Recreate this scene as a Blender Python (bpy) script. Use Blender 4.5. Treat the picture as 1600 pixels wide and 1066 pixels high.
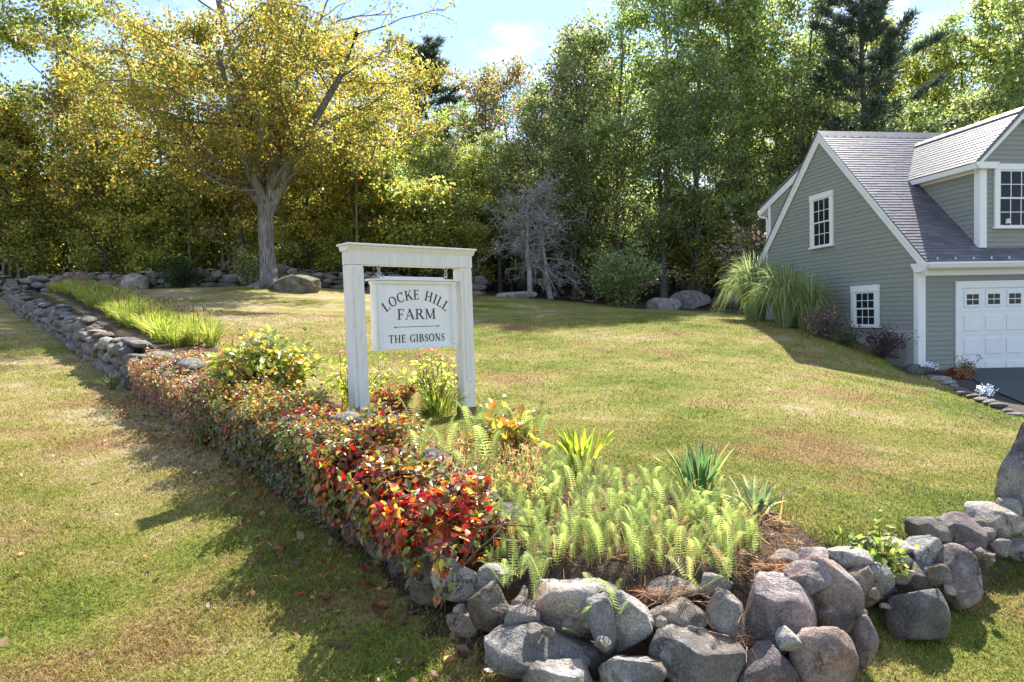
import bpy, math, random
import numpy as np
from mathutils import Matrix, Vector
from math import radians, sin, cos, pi

S = bpy.context.scene
for o in list(bpy.data.objects):
    bpy.data.objects.remove(o)
C = S.collection

# ------------------------------------------------------------------ camera (origin of the world is the lens)
ROLL, PITCH = .024, math.atan(40 / 1067.)
cd = bpy.data.cameras.new('camera'); cd.sensor_width = 36; cd.lens = 36 * 1067 / 1600.; cd.clip_end = 2000; cd.clip_start = .05
cam = bpy.data.objects.new('camera', cd); C.objects.link(cam)
fw = Vector((0, cos(PITCH), -sin(PITCH))); up0 = Vector((0, sin(PITCH), cos(PITCH))); ex = Vector((1, 0, 0))
rt = ex * cos(ROLL) - up0 * sin(ROLL); up = ex * sin(ROLL) + up0 * cos(ROLL)
cam.matrix_world = Matrix(((rt.x, up.x, -fw.x, 0), (rt.y, up.y, -fw.y, 0), (rt.z, up.z, -fw.z, 0), (0, 0, 0, 1)))
S.camera = cam

# ------------------------------------------------------------------ sky, sun, exposure
SUN_AZ, SUN_EL = radians(28), radians(44.5)          # 28 degrees right of the view axis, behind the scene
w = bpy.data.worlds.new('World'); S.world = w; w.use_nodes = True
nt = w.node_tree; nt.nodes.clear()
sky = nt.nodes.new('ShaderNodeTexSky'); sky.sky_type = 'NISHITA'; sky.sun_disc = False
sky.sun_elevation = SUN_EL; sky.sun_rotation = SUN_AZ; sky.air_density = .9; sky.dust_density = 0; sky.ozone_density = 1.3
tc = nt.nodes.new('ShaderNodeTexCoord')
mp = nt.nodes.new('ShaderNodeMapping'); mp.inputs['Scale'].default_value = (1, 1, 2.6)
nz = nt.nodes.new('ShaderNodeTexNoise'); nz.inputs['Scale'].default_value = 5.2; nz.inputs['Detail'].default_value = 8; nz.inputs['Roughness'].default_value = .58
cr = nt.nodes.new('ShaderNodeValToRGB'); cr.color_ramp.elements[0].position = .53; cr.color_ramp.elements[1].position = .70
mixc = nt.nodes.new('ShaderNodeMix'); mixc.data_type = 'RGBA'
mixc.inputs[7].default_value = (4.6, 4.6, 4.8, 1)
mul = nt.nodes.new('ShaderNodeMath'); mul.operation = 'MULTIPLY'; mul.inputs[1].default_value = .7
veil = nt.nodes.new('ShaderNodeMix'); veil.data_type = 'RGBA'; veil.inputs[0].default_value = .5; veil.inputs[7].default_value = (1.5, 1.85, 2.75, 1)   # thin high cirrus over the whole sky
bg = nt.nodes.new('ShaderNodeBackground'); bg.inputs['Strength'].default_value = .13
wo = nt.nodes.new('ShaderNodeOutputWorld')
L = nt.links.new
L(tc.outputs['Generated'], mp.inputs[0]); L(mp.outputs[0], nz.inputs['Vector']); L(nz.outputs[0], cr.inputs[0]); L(cr.outputs[0], mul.inputs[0])
L(mul.outputs[0], mixc.inputs[0]); L(sky.outputs[0], veil.inputs[6]); L(veil.outputs[2], mixc.inputs[6]); L(mixc.outputs[2], bg.inputs[0]); L(bg.outputs[0], wo.inputs[0])
sd = bpy.data.lights.new('sun', 'SUN'); sd.energy = 4.6; sd.angle = radians(.53); sd.color = (1, .94, .84)
sun = bpy.data.objects.new('sun', sd); C.objects.link(sun)
sv = Vector((sin(SUN_AZ) * cos(SUN_EL), cos(SUN_AZ) * cos(SUN_EL), sin(SUN_EL)))
sun.rotation_euler = (-sv).to_track_quat('-Z', 'Y').to_euler(); sun.location = sv * 60
S.view_settings.view_transform = 'Standard'; S.view_settings.look = 'None'; S.view_settings.gamma = 1
S.view_settings.exposure = 1.62
S.cycles.max_bounces = 8; S.cycles.diffuse_bounces = 5; S.cycles.transmission_bounces = 5; S.cycles.transparent_max_bounces = 4
S.cycles.sample_clamp_indirect = 6

# ------------------------------------------------------------------ helpers
RNG = np.random.default_rng(7)
def link(o, parent=None):
    C.objects.link(o)
    if parent is not None: o.parent = parent
    return o
def tag(o, label=None, cat=None, group=None, kind=None):
    if label: o['label'] = label
    if cat: o['category'] = cat
    if group: o['group'] = group
    if kind: o['kind'] = kind
    return o
def thing(name, label, cat, loc=(0, 0, 0), rz=0, group=None):
    o = bpy.data.objects.new(name, None); o.empty_display_size = .1; C.objects.link(o)
    o.location = loc; o.rotation_euler = (0, 0, rz)
    return tag(o, label, cat, group)
def meshnp(name, V, Fs, mat=None, tint=None, smooth=False):
    """V (n,3); Fs list of (m,k) index arrays; tint (n,3) point colours"""
    me = bpy.data.meshes.new(name)
    V = np.asarray(V, np.float32)
    Fs = [np.asarray(F, np.int32) for F in Fs if len(F)]
    tot = np.concatenate([np.full(len(F), F.shape[1], np.int32) for F in Fs])
    loops = np.concatenate([F.ravel() for F in Fs])
    st = np.concatenate([[0], np.cumsum(tot)[:-1]]).astype(np.int32)
    me.vertices.add(len(V)); me.vertices.foreach_set('co', V.ravel())
    me.loops.add(len(loops)); me.loops.foreach_set('vertex_index', loops)
    me.polygons.add(len(tot)); me.polygons.foreach_set('loop_start', st); me.polygons.foreach_set('loop_total', tot)
    me.polygons.foreach_set('use_smooth', np.full(len(tot), bool(smooth)))
    if tint is not None:
        a = me.color_attributes.new('tint', 'FLOAT_COLOR', 'POINT')
        a.data.foreach_set('color', np.concatenate([tint, np.ones((len(V), 1))], 1).astype(np.float32).ravel())
    me.update(calc_edges=True)
    if mat is not None: me.materials.append(mat)
    return me
class Acc:
    def __init__(s): s.V = []; s.Q = []; s.T = []; s.n = 0; s.c = []
    def add(s, V, Q=None, T=None, col=None):
        V = np.asarray(V, float)
        if Q is not None and len(Q): s.Q.append(np.asarray(Q) + s.n)
        if T is not None and len(T): s.T.append(np.asarray(T) + s.n)
        s.V.append(V); s.n += len(V)
        if col is not None: s.c.append(np.broadcast_to(np.asarray(col, float), (len(V), 3)) if np.ndim(col) == 1 else np.asarray(col))
    def mesh(s, name, mat=None, smooth=False):
        Fs = []
        if s.Q: Fs.append(np.concatenate(s.Q))
        if s.T: Fs.append(np.concatenate(s.T))
        return meshnp(name, np.concatenate(s.V), Fs, mat, np.concatenate(s.c) if s.c else None, smooth)
    def obj(s, name, mat, parent=None, smooth=False):
        return link(bpy.data.objects.new(name, s.mesh(name, mat, smooth)), parent)
BOXQ = np.array([[0, 3, 2, 1], [4, 5, 6, 7], [0, 1, 5, 4], [1, 2, 6, 5], [2, 3, 7, 6], [3, 0, 4, 7]])
def boxv(x0, x1, y0, y1, z0, z1):
    return np.array([[x0, y0, z0], [x1, y0, z0], [x1, y1, z0], [x0, y1, z0], [x0, y0, z1], [x1, y0, z1], [x1, y1, z1], [x0, y1, z1]], float)
def bevel(o, wd=.006, seg=2):
    m = o.modifiers.new('bevel', 'BEVEL'); m.width = wd; m.segments = seg; m.limit_method = 'ANGLE'; return o
def box(name, mat, parent, x0, x1, y0, y1, z0, z1, bev=0):
    a = Acc(); a.add(boxv(x0, x1, y0, y1, z0, z1), BOXQ); o = a.obj(name, mat, parent)
    if bev: bevel(o, bev)
    return o
def prism(poly, axis, a0, a1):
    """polygon of 2-D points extruded along axis; returns V, faces list"""
    n = len(poly); P = np.asarray(poly, float); V = np.zeros((2 * n, 3)); o = [i for i in range(3) if i != axis]
    V[:n, o] = P; V[n:, o] = P; V[:n, axis] = a0; V[n:, axis] = a1
    Q = np.array([[i, (i + 1) % n, n + (i + 1) % n, n + i] for i in range(n)])
    return V, [Q, np.arange(n)[::-1][None], (np.arange(n) + n)[None]]
def prism_obj(name, mat, parent, poly, axis, a0, a1, bev=0):
    V, Fs = prism(poly, axis, a0, a1); me = meshnp(name, V, Fs, mat)
    import bmesh
    bm = bmesh.new(); bm.from_mesh(me); bmesh.ops.recalc_face_normals(bm, faces=bm.faces); bm.to_mesh(me); bm.free()
    o = link(bpy.data.objects.new(name, me), parent)
    if bev: bevel(o, bev)
    return o
def tube(pts, rad, k=6):
    pts = np.asarray(pts, float); n = len(pts); rad = np.broadcast_to(rad, (n,))
    d = np.gradient(pts, axis=0); d /= np.linalg.norm(d, axis=1)[:, None] + 1e-9
    ref = np.where(np.abs(d[:, 2:3]) > .9, np.array([[1., 0, 0]]), np.array([[0, 0, 1.]]))
    u = np.cross(d, ref); u /= np.linalg.norm(u, axis=1)[:, None] + 1e-9; v = np.cross(d, u)
    a = np.arange(k) * 2 * pi / k
    V = pts[:, None] + rad[:, None, None] * (np.cos(a)[None, :, None] * u[:, None] + np.sin(a)[None, :, None] * v[:, None])
    i = np.arange(n - 1)[:, None] * k; j = np.arange(k)[None]; j2 = (j + 1) % k
    Q = np.stack([i + j, i + j2, i + k + j2, i + k + j], -1).reshape(-1, 4)
    return V.reshape(-1, 3), Q
def unit(a): return a / (np.linalg.norm(a, axis=-1, keepdims=True) + 1e-9)
def frames(nrm, dirs):
    """rotation matrices with columns (side, along, normal)"""
    n = unit(nrm); d = unit(dirs - n * np.sum(dirs * n, -1, keepdims=True)); x = np.cross(d, n)
    return np.stack([x, d, n], -1)
def scatter(tpl, faces, pos, Rm, sc, tint):
    """instances of a leaf template merged to arrays; sc (N,) or (N,3)"""
    tpl = np.asarray(tpl, float); N = len(pos); m = len(tpl)
    sc = np.asarray(sc); sc = sc[:, None] if sc.ndim == 1 else sc
    loc = tpl[None] * sc[:, None, :] if sc.shape[1] == 3 else tpl[None] * sc[:, :, None]
    V = pos[:, None] + np.einsum('nij,nmj->nmi', Rm, loc)
    F = np.asarray(faces)[None] + (np.arange(N) * m)[:, None, None]
    return V.reshape(-1, 3), F.reshape(-1, np.asarray(faces).shape[1]), np.repeat(tint, m, 0)
LEAF_Q = np.array([[0, 0, 0], [.33, .42, .06], [0, 1, -.08], [-.33, .42, .06]]); LEAF_QF = np.array([[0, 1, 2, 3]])
LEAF6 = np.array([[0, 0, 0], [.27, .18, .07], [.36, .48, .09], [.17, .8, .04], [0, 1.05, -.1], [-.17, .8, .04], [-.36, .48, .09], [-.27, .18, .07], [0, .5, -.02]])
LEAF6F = np.array([[0, 1, 8], [1, 2, 8], [2, 3, 8], [3, 4, 8], [4, 5, 8], [5, 6, 8], [6, 7, 8], [7, 0, 8]])
def pal(rng, n, cols, wts, jit=.18):
    cols = np.asarray(cols, float); wts = np.asarray(wts, float)
    c = cols[rng.choice(len(cols), n, p=wts / wts.sum())]
    return np.clip(c * (1 + jit * rng.standard_normal((n, 1))) * (1 + .06 * rng.standard_normal((n, 3))), .004, .9)

# ------------------------------------------------------------------ materials
def newmat(name):
    m = bpy.data.materials.new(name); m.use_nodes = True; nt = m.node_tree
    b = nt.nodes['Principled BSDF']; return m, nt, b
def N(nt, t, **k):
    n = nt.nodes.new(t)
    for a, v in k.items(): setattr(n, a, v)
    return n
def ramp(nt, stops, interp='LINEAR'):
    r = N(nt, 'ShaderNodeValToRGB'); r.color_ramp.interpolation = interp
    e = r.color_ramp.elements
    while len(e) < len(stops): e.new(.5)
    for q, (p, c) in zip(e, stops): q.position = p; q.color = (*c, 1)
    return r
def noise(nt, vec, scale, detail=4, rough=.55):
    n = N(nt, 'ShaderNodeTexNoise'); n.inputs['Scale'].default_value = scale; n.inputs['Detail'].default_value = detail; n.inputs['Roughness'].default_value = rough
    if vec is not None: nt.links.new(vec, n.inputs['Vector'])
    return n
def mixrgb(nt, fac, a, b, mode='MIX'):
    m = N(nt, 'ShaderNodeMix', data_type='RGBA', blend_type=mode)
    for i, v in ((0, fac), (6, a), (7, b)):
        if isinstance(v, (int, float)): m.inputs[i].default_value = v
        elif isinstance(v, tuple): m.inputs[i].default_value = (*v, 1)
        else: nt.links.new(v, m.inputs[i])
    return m.outputs[2]
def math_(nt, op, a, b=None):
    m = N(nt, 'ShaderNodeMath', operation=op)
    for i, v in ((0, a), (1, b)):
        if v is None: continue
        if isinstance(v, (int, float)): m.inputs[i].default_value = v
        else: nt.links.new(v, m.inputs[i])
    return m.outputs[0]
def bump(nt, b, h, strength=.4, dist=.02):
    n = N(nt, 'ShaderNodeBump'); n.inputs['Strength'].default_value = strength; n.inputs['Distance'].default_value = dist
    nt.links.new(h, n.inputs['Height']); nt.links.new(n.outputs[0], b.inputs['Normal']); return n
def foliage(name, transl=.5, rough=.5, jit=.25, spec=.35):
    m, nt, b = newmat(name); out = nt.nodes['Material Output']
    at = N(nt, 'ShaderNodeAttribute', attribute_name='tint'); oi = N(nt, 'ShaderNodeObjectInfo')
    k = math_(nt, 'MULTIPLY_ADD', oi.outputs['Random'], jit); k.node.inputs[2].default_value = 1 - jit / 2
    hs = N(nt, 'ShaderNodeHueSaturation'); nt.links.new(at.outputs[0], hs.inputs['Color']); nt.links.new(k, hs.inputs['Value'])
    h = math_(nt, 'MULTIPLY_ADD', oi.outputs['Random'], jit * .05); h.node.inputs[2].default_value = .5 - jit * .025
    nt.links.new(h, hs.inputs['Hue'])
    nt.links.new(hs.outputs[0], b.inputs['Base Color']); b.inputs['Roughness'].default_value = rough; b.inputs['Specular IOR Level'].default_value = spec
    tr = N(nt, 'ShaderNodeBsdfTranslucent'); mx = N(nt, 'ShaderNodeMixShader'); mx.inputs[0].default_value = transl
    g = N(nt, 'ShaderNodeHueSaturation'); g.inputs['Saturation'].default_value = 1.05; g.inputs['Value'].default_value = 2.3
    nt.links.new(hs.outputs[0], g.inputs['Color']); nt.links.new(g.outputs[0], tr.inputs[0])
    nt.links.new(b.outputs[0], mx.inputs[1]); nt.links.new(tr.outputs[0], mx.inputs[2]); nt.links.new(mx.outputs[0], out.inputs[0])
    return m
M = {}
M['leaf'] = foliage('leaf', .55, .42, .25, .55); M['leaf_gloss'] = foliage('leaf_gloss', .38, .33, .3, .7); M['needle'] = foliage('needle', .2, .55); M['fern'] = foliage('fern_leaf', .36, .5, .4)
M['blade'] = foliage('blade_leaf', .42, .45, .25)
def bark(name, c1, c2, sx=8, sz=1.6, st=.7):
    m, nt, b = newmat(name); t = N(nt, 'ShaderNodeTexCoord'); mp = N(nt, 'ShaderNodeMapping'); mp.inputs['Scale'].default_value = (sx, sx, sz)
    nt.links.new(t.outputs['Object'], mp.inputs[0]); n = noise(nt, mp.outputs[0], 1.5, 7, .65); n2 = noise(nt, t.outputs['Object'], 1.1, 3)
    r = ramp(nt, [(.40, c1), (.58, c2)]); nt.links.new(n.outputs[0], r.inputs[0])
    c = mixrgb(nt, n2.outputs[0], r.outputs[0], tuple(.6 * a + .4 * d for a, d in zip(c1, (.2, .22, .16))), 'MIX')
    nt.links.new(c, b.inputs['Base Color']); b.inputs['Roughness'].default_value = .9; b.inputs['Specular IOR Level'].default_value = .2
    bump(nt, b, n.outputs[0], st, .05); return m
M['bark'] = bark('bark', (.045, .038, .034), (.15, .13, .115))
M['bark_pale'] = bark('bark_pale', (.13, .125, .105), (.34, .32, .28), 5, 2)
M['bark_old'] = bark('bark_old', (.06, .053, .053), (.40, .365, .36), 14, 1.6, 1)
M['bark_grey'] = bark('bark_grey', (.26, .24, .25), (.58, .55, .56), 10, 3)
def lawn_color(nt):
    """dry and green patches by place: shared by the ground and by the blades"""
    g = N(nt, 'ShaderNodeNewGeometry'); p = g.outputs['Position']
    mp = N(nt, 'ShaderNodeMapping'); mp.inputs['Scale'].default_value = (1, 1, 0); nt.links.new(p, mp.inputs[0]); p = mp.outputs[0]
    a = noise(nt, p, .33, 5, .6); b = noise(nt, p, 1.9, 5, .65); c = noise(nt, p, 9, 3, .6)
    sxyz = N(nt, 'ShaderNodeSeparateXYZ'); nt.links.new(g.outputs['Position'], sxyz.inputs[0]); mr = N(nt, 'ShaderNodeMapRange'); mr.inputs[1].default_value = -1.5; mr.inputs[2].default_value = -5.5; mr.inputs[3].default_value = 0; mr.inputs[4].default_value = .065; nt.links.new(sxyz.outputs[0], mr.inputs[0])   # the side lawn is the drier one
    s = math_(nt, 'ADD', math_(nt, 'MULTIPLY', a.outputs[0], .55), math_(nt, 'MULTIPLY', b.outputs[0], .33)); s = math_(nt, 'ADD', s, math_(nt, 'MULTIPLY', c.outputs[0], .12)); s = math_(nt, 'ADD', s, mr.outputs[0])
    r = ramp(nt, [(.36, (.11, .155, .025)), (.44, (.20, .235, .04)), (.50, (.295, .285, .07)), (.56, (.38, .325, .125)), (.64, (.52, .42, .27))]); nt.links.new(s, r.inputs[0])
    d = N(nt, 'ShaderNodeMapping'); d.inputs['Location'].default_value = (31, 17, 0); nt.links.new(p, d.inputs[0]); e = noise(nt, d.outputs[0], .6, 4, .6)
    r2 = ramp(nt, [(.53, (0, 0, 0)), (.66, (1, 1, 1))]); nt.links.new(e.outputs[0], r2.inputs[0])
    return mixrgb(nt, math_(nt, 'MULTIPLY', r2.outputs[0], .7), r.outputs[0], (.34, .205, .105))
m, nt, b = newmat('grass_ground'); c = lawn_color(nt)
g = N(nt, 'ShaderNodeNewGeometry'); n1 = noise(nt, g.outputs['Position'], 45, 4, .7); n2 = noise(nt, g.outputs['Position'], 14, 4, .7)
sp = ramp(nt, [(.3, (.35, .33, .3)), (.7, (1.1, 1.1, 1.1))]); nt.links.new(n1.outputs[0], sp.inputs[0])
c = mixrgb(nt, 1.0, c, sp.outputs[0], 'MULTIPLY')
fa = N(nt, 'ShaderNodeAttribute', attribute_name='tint')      # r: forest floor, g: bed soil
so = ramp(nt, [(.3, (.035, .026, .018)), (.7, (.13, .095, .065))]); nt.links.new(n2.outputs[0], so.inputs[0])
sx_ = N(nt, 'ShaderNodeSeparateColor'); nt.links.new(fa.outputs[0], sx_.inputs[0])
edge = math_(nt, 'ADD', sx_.outputs[0], math_(nt, 'MULTIPLY', math_(nt, 'SUBTRACT', n2.outputs[0], .5), .8)); er = ramp(nt, [(.42, (0, 0, 0)), (.6, (1, 1, 1))]); nt.links.new(edge, er.inputs[0])
c = mixrgb(nt, er.outputs[0], c, so.outputs[0])
nt.links.new(c, b.inputs['Base Color']); b.inputs['Roughness'].default_value = .95; b.inputs['Specular IOR Level'].default_value = .1
bump(nt, b, n1.outputs[0], .9, .03); M['ground'] = m
m, nt, b = newmat('grass_blade'); c = lawn_color(nt); g = N(nt, 'ShaderNodeNewGeometry')
rr = ramp(nt, [(0, (.3, .36, .25)), (.4, (.85, .9, .75)), (.8, (1.35, 1.28, 1.1)), (1, (1.9, 1.7, 1.5))]); nt.links.new(g.outputs['Random Per Island'], rr.inputs[0])
c = mixrgb(nt, 1.0, c, rr.outputs[0], 'MULTIPLY'); nt.links.new(c, b.inputs['Base Color']); b.inputs['Roughness'].default_value = .6; b.inputs['Specular IOR Level'].default_value = .25
tr = N(nt, 'ShaderNodeBsdfTranslucent'); mx = N(nt, 'ShaderNodeMixShader'); mx.inputs[0].default_value = .35; nt.links.new(c, tr.inputs[0])
nt.links.new(b.outputs[0], mx.inputs[1]); nt.links.new(tr.outputs[0], mx.inputs[2]); nt.links.new(mx.outputs[0], nt.nodes['Material Output'].inputs[0]); M['grass'] = m
def stone(name, c1, c2, lich=(.5, .5, .48), la=.35, sc=1.):
    m, nt, b = newmat(name); t = N(nt, 'ShaderNodeTexCoord'); oi = N(nt, 'ShaderNodeObjectInfo')
    ad = N(nt, 'ShaderNodeVectorMath', operation='ADD'); nt.links.new(t.outputs['Object'], ad.inputs[0])
    cm = N(nt, 'ShaderNodeVectorMath', operation='SCALE'); cm.inputs['Scale'].default_value = 37; nt.links.new(oi.outputs['Random'], cm.inputs[0]); nt.links.new(cm.outputs[0], ad.inputs[1]); v = ad.outputs[0]
    n = noise(nt, v, 3.2 * sc, 8, .62); n2 = noise(nt, v, 80 * sc, 3, .6); n3 = noise(nt, v, 1.9 * sc, 5, .6); n4 = noise(nt, v, 14 * sc, 6, .7)
    r = ramp(nt, [(.38, c1), (.52, tuple(.5 * (a_ + b_) for a_, b_ in zip(c1, c2))), (.62, c2)]); nt.links.new(n.outputs[0], r.inputs[0])
    k = math_(nt, 'MULTIPLY_ADD', oi.outputs['Random'], .6); k.node.inputs[2].default_value = .72
    hs = N(nt, 'ShaderNodeHueSaturation'); nt.links.new(r.outputs[0], hs.inputs['Color']); nt.links.new(k, hs.inputs['Value'])
    sp = ramp(nt, [(.36, (.35, .35, .36)), (.64, (1.4, 1.4, 1.38))]); nt.links.new(n2.outputs[0], sp.inputs[0]); c = mixrgb(nt, .5, hs.outputs[0], sp.outputs[0], 'MULTIPLY')
    lr = ramp(nt, [(.52, (0, 0, 0)), (.60, (1, 1, 1))]); nt.links.new(n4.outputs[0], lr.inputs[0]); l3 = ramp(nt, [(.45, (0, 0, 0)), (.62, (1, 1, 1))]); nt.links.new(n3.outputs[0], l3.inputs[0])
    c = mixrgb(nt, math_(nt, 'MULTIPLY', math_(nt, 'MULTIPLY', lr.outputs[0], l3.outputs[0]), la), c, lich)
    wm = ramp(nt, [(.46, (0, 0, 0)), (.64, (1, 1, 1))]); n5 = noise(nt, v, 2.6 * sc, 4, .6); nt.links.new(n5.outputs[0], wm.inputs[0]); c = mixrgb(nt, math_(nt, 'MULTIPLY', wm.outputs[0], .7), c, mixrgb(nt, 1., c, (1.12, .9, .7), 'MULTIPLY'))   # rusty stains
    vo = N(nt, 'ShaderNodeTexVoronoi', feature='DISTANCE_TO_EDGE'); vo.inputs['Scale'].default_value = 3.4 * sc; ds = mixrgb(nt, .25, v, n4.outputs[1]); nt.links.new(ds, vo.inputs['Vector']); ck = ramp(nt, [(.0, (0, 0, 0)), (.022, (1, 1, 1))]); nt.links.new(vo.outputs['Distance'], ck.inputs[0])
    cm2 = ramp(nt, [(.5, (1, 1, 1)), (.6, (0, 0, 0))]); nt.links.new(n3.outputs[0], cm2.inputs[0]); crk = math_(nt, 'MAXIMUM', ck.outputs[0], cm2.outputs[0]); c = mixrgb(nt, math_(nt, 'MULTIPLY_ADD', crk, -.6), c, (.03, .028, .028)); c.node.inputs[0].links[0].from_node.inputs[2].default_value = .6
    nt.links.new(c, b.inputs['Base Color']); b.inputs['Roughness'].default_value = .82; b.inputs['Specular IOR Level'].default_value = .3
    h = math_(nt, 'ADD', math_(nt, 'MULTIPLY', n4.outputs[0], .9), math_(nt, 'MULTIPLY', n2.outputs[0], .3)); h = math_(nt, 'ADD', h, math_(nt, 'MULTIPLY', crk, .5)); h = math_(nt, 'ADD', h, math_(nt, 'MULTIPLY', n.outputs[0], 1.2)); bump(nt, b, h, 1.0, .05); return m
M['stone'] = stone('stone_grey', (.165, .153, .143), (.40, .37, .335), (.6, .585, .55), .8)
M['stone_purple'] = stone('stone_purple', (.155, .122, .122), (.36, .30, .285), (.5, .48, .48), .6)
M['stone_dark'] = stone('stone_dark', (.09, .085, .083), (.22, .205, .195), la=.3)
M['stone_light'] = stone('stone_light', (.30, .285, .26), (.52, .5, .46), (.6, .58, .55))
M['stone_warm'] = stone('stone_warm', (.16, .12, .085), (.33, .28, .22), la=.4)
M['stone_wall'] = stone('stone_wall', (.15, .14, .135), (.36, .34, .325), (.5, .5, .48), .6, 1.4)
M['stone_moss'] = stone('stone_moss', (.10, .095, .075), (.25, .23, .19), (.2, .17, .05), .8)
def plain(name, col, rough=.6, vary=.08, sc=6, bmp=.1, spec=.4, stretch=(1, 1, 1), streak=None):
    m, nt, b = newmat(name); t = N(nt, 'ShaderNodeTexCoord'); mp = N(nt, 'ShaderNodeMapping'); mp.inputs['Scale'].default_value = stretch
    oi = N(nt, 'ShaderNodeObjectInfo'); nt.links.new(t.outputs['Object'], mp.inputs[0]); n = noise(nt, mp.outputs[0], sc, 6, .6)
    r = ramp(nt, [(.3, tuple(c * (1 - vary) for c in col)), (.7, tuple(c * (1 + vary) for c in col))]); nt.links.new(n.outputs[0], r.inputs[0]); c = r.outputs[0]
    if streak:
        n3 = noise(nt, mp.outputs[0], sc * 2.3, 5, .7); r3 = ramp(nt, [(.54, (0, 0, 0)), (.68, (1, 1, 1))]); nt.links.new(n3.outputs[0], r3.inputs[0]); c = mixrgb(nt, math_(nt, 'MULTIPLY', r3.outputs[0], .55), c, streak)
    k = math_(nt, 'MULTIPLY_ADD', oi.outputs['Random'], vary); k.node.inputs[2].default_value = 1 - vary / 2
    hs = N(nt, 'ShaderNodeHueSaturation'); nt.links.new(c, hs.inputs['Color']); nt.links.new(k, hs.inputs['Value'])
    nt.links.new(hs.outputs[0], b.inputs['Base Color']); b.inputs['Roughness'].default_value = rough; b.inputs['Specular IOR Level'].default_value = spec
    if bmp: bump(nt, b, n.outputs[0], bmp, .01)
    return m
M['white'] = plain('white_paint', (.74, .74, .73), .5, .04)
M['white_old'] = plain('weathered_white_paint', (.70, .68, .65), .75, .1, 5, .25, .3, (9, 9, .7), (.47, .44, .40))
M['white_sign'] = plain('sign_white_paint', (.72, .72, .72), .5, .05, 5, .1, .35, (1, 1, 1))
M['black'] = plain('black_paint', (.018, .018, .02), .5, .1)
M['siding'] = plain('sage_siding', (.245, .26, .23), .7, .07, 3, .12, .25, (1.2, 1.2, 6))
M['concrete'] = plain('concrete', (.40, .39, .37), .9, .15, 5, .3)
M['asphalt'] = plain('asphalt', (.05, .05, .053), .9, .3, 90, .6)
M['mulch'] = plain('mulch', (.045, .032, .025), .95, .5, 60, 1)
M['metal'] = plain('galvanised_metal', (.5, .5, .5), .4, .1); M['metal'].node_tree.nodes['Principled BSDF'].inputs['Metallic'].default_value = .8
M['wood'] = plain('bare_wood', (.2, .13, .08), .85, .3, 6, .4, .2, (5, 5, .6))
M['straw'] = plain('dry_straw', (.30, .17, .085), .9, .4, 40, .3)
M['curtain'] = plain('lamp_shade_cloth', (.7, .68, .63), .9, .05)
m, nt, b = newmat('window_glass'); b.inputs['Base Color'].default_value = (.02, .024, .03, 1); b.inputs['Roughness'].default_value = .05; b.inputs['Specular IOR Level'].default_value = .16; M['glass'] = m
m, nt, b = newmat('shingle'); g = N(nt, 'ShaderNodeNewGeometry'); t = N(nt, 'ShaderNodeTexCoord')
r = ramp(nt, [(0, (.085, .08, .095)), (.5, (.108, .102, .12)), (1, (.14, .132, .152))]); nt.links.new(g.outputs['Random Per Island'], r.inputs[0]); n = noise(nt, t.outputs['Object'], 120, 3, .7)
sp = ramp(nt, [(.3, (.7, .7, .7)), (.7, (1.25, 1.25, 1.25))]); nt.links.new(n.outputs[0], sp.inputs[0]); nt.links.new(mixrgb(nt, 1., r.outputs[0], sp.outputs[0], 'MULTIPLY'), b.inputs['Base Color'])
b.inputs['Roughness'].default_value = .52; b.inputs['Specular IOR Level'].default_value = .6; bump(nt, b, n.outputs[0], .35, .004); M['shingle'] = m

# ------------------------------------------------------------------ the lie of the land
WALL = np.array([(-26, 35.6), (-23.6, 32.6), (-15, 22.3), (-6.15, 11.85), (-3.6, 8.7), (-1.6, 6.2), (-.55, 4.75), (-.2, 4.15), (.25, 3.83), (1.1, 3.75), (1.7, 3.95), (2.3, 4.4), (3.0, 4.75), (3.8, 5.15), (6.2, 6.2), (7.6, 8.6), (7.9, 10.5)])
def wall_sd(x, y):
    p = np.stack([x, y], -1); best = np.full(x.shape, 1e9); sg = np.ones(x.shape)
    for a, b in zip(WALL[:-1], WALL[1:]):
        d = b - a; t = np.clip(((p - a) @ d) / (d @ d), 0, 1); q = p - (a + t[..., None] * d); dist = np.hypot(q[..., 0], q[..., 1])
        s = d[0] * q[..., 1] - d[1] * q[..., 0]; m = dist < best - 1e-9
        best = np.where(m, dist, best); sg = np.where(m, np.where(s >= 0, 1, -1), sg)
    return best * sg
FAR = [(-45, 45, 3.2), (0, 46, 1.9), (22, 45, .9), (45, 42, 0), (0, 80, 9), (-60, 80, 11), (60, 80, 6), (-20, 60, 6), (25, 62, 4)]
INP = np.array([(-.62, 9, -1.30), (-1.88, 7.96, -1.25), (-10.3, 29, 1.42), (-8.95, 28.2, 1.2), (-18.4, 33, 1.6), (-7.9, 33, 1.45), (.2, 35, .95), (5.3, 34, .33), (7.3, 33, .14), (8.9, 27, -.13), (7.2, 18.5, -.5), (7.83, 17.2, -.7),
    (8.95, 16, -1.28), (9.3, 15.2, -1.66), (-4.9, 33, 1.13), (-5.66, 12.3, -.58), (-19, 29, 1.45), (-.2, 4.35, -1.42), (.5, 3.95, -1.48), (1.2, 4.0, -1.5), (.5, 5.6, -1.32), (1.64, 4.6, -1.48), (2.5, 4.75, -1.52), (3.7, 5.4, -1.6),
    (5.4, 11.5, -1.29), (2.8, 15, -.87), (-1.7, 18, -.41), (-1.2, 6.3, -1.25), (-3.2, 8.8, -.95), (10.2, 15.5, -1.79), (12, 13, -1.83), (9.66, 14.4, -1.78), (8.1, 10.8, -1.79), (14, 8, -1.95), (9, 7, -1.9), (6, 6.4, -1.75), (8.2, 24, -.2), (17, 26, -.6), (16, 16, -1.8),
    (-12, 19.5, .35), (22, 14, -1.9)] + FAR)
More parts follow.
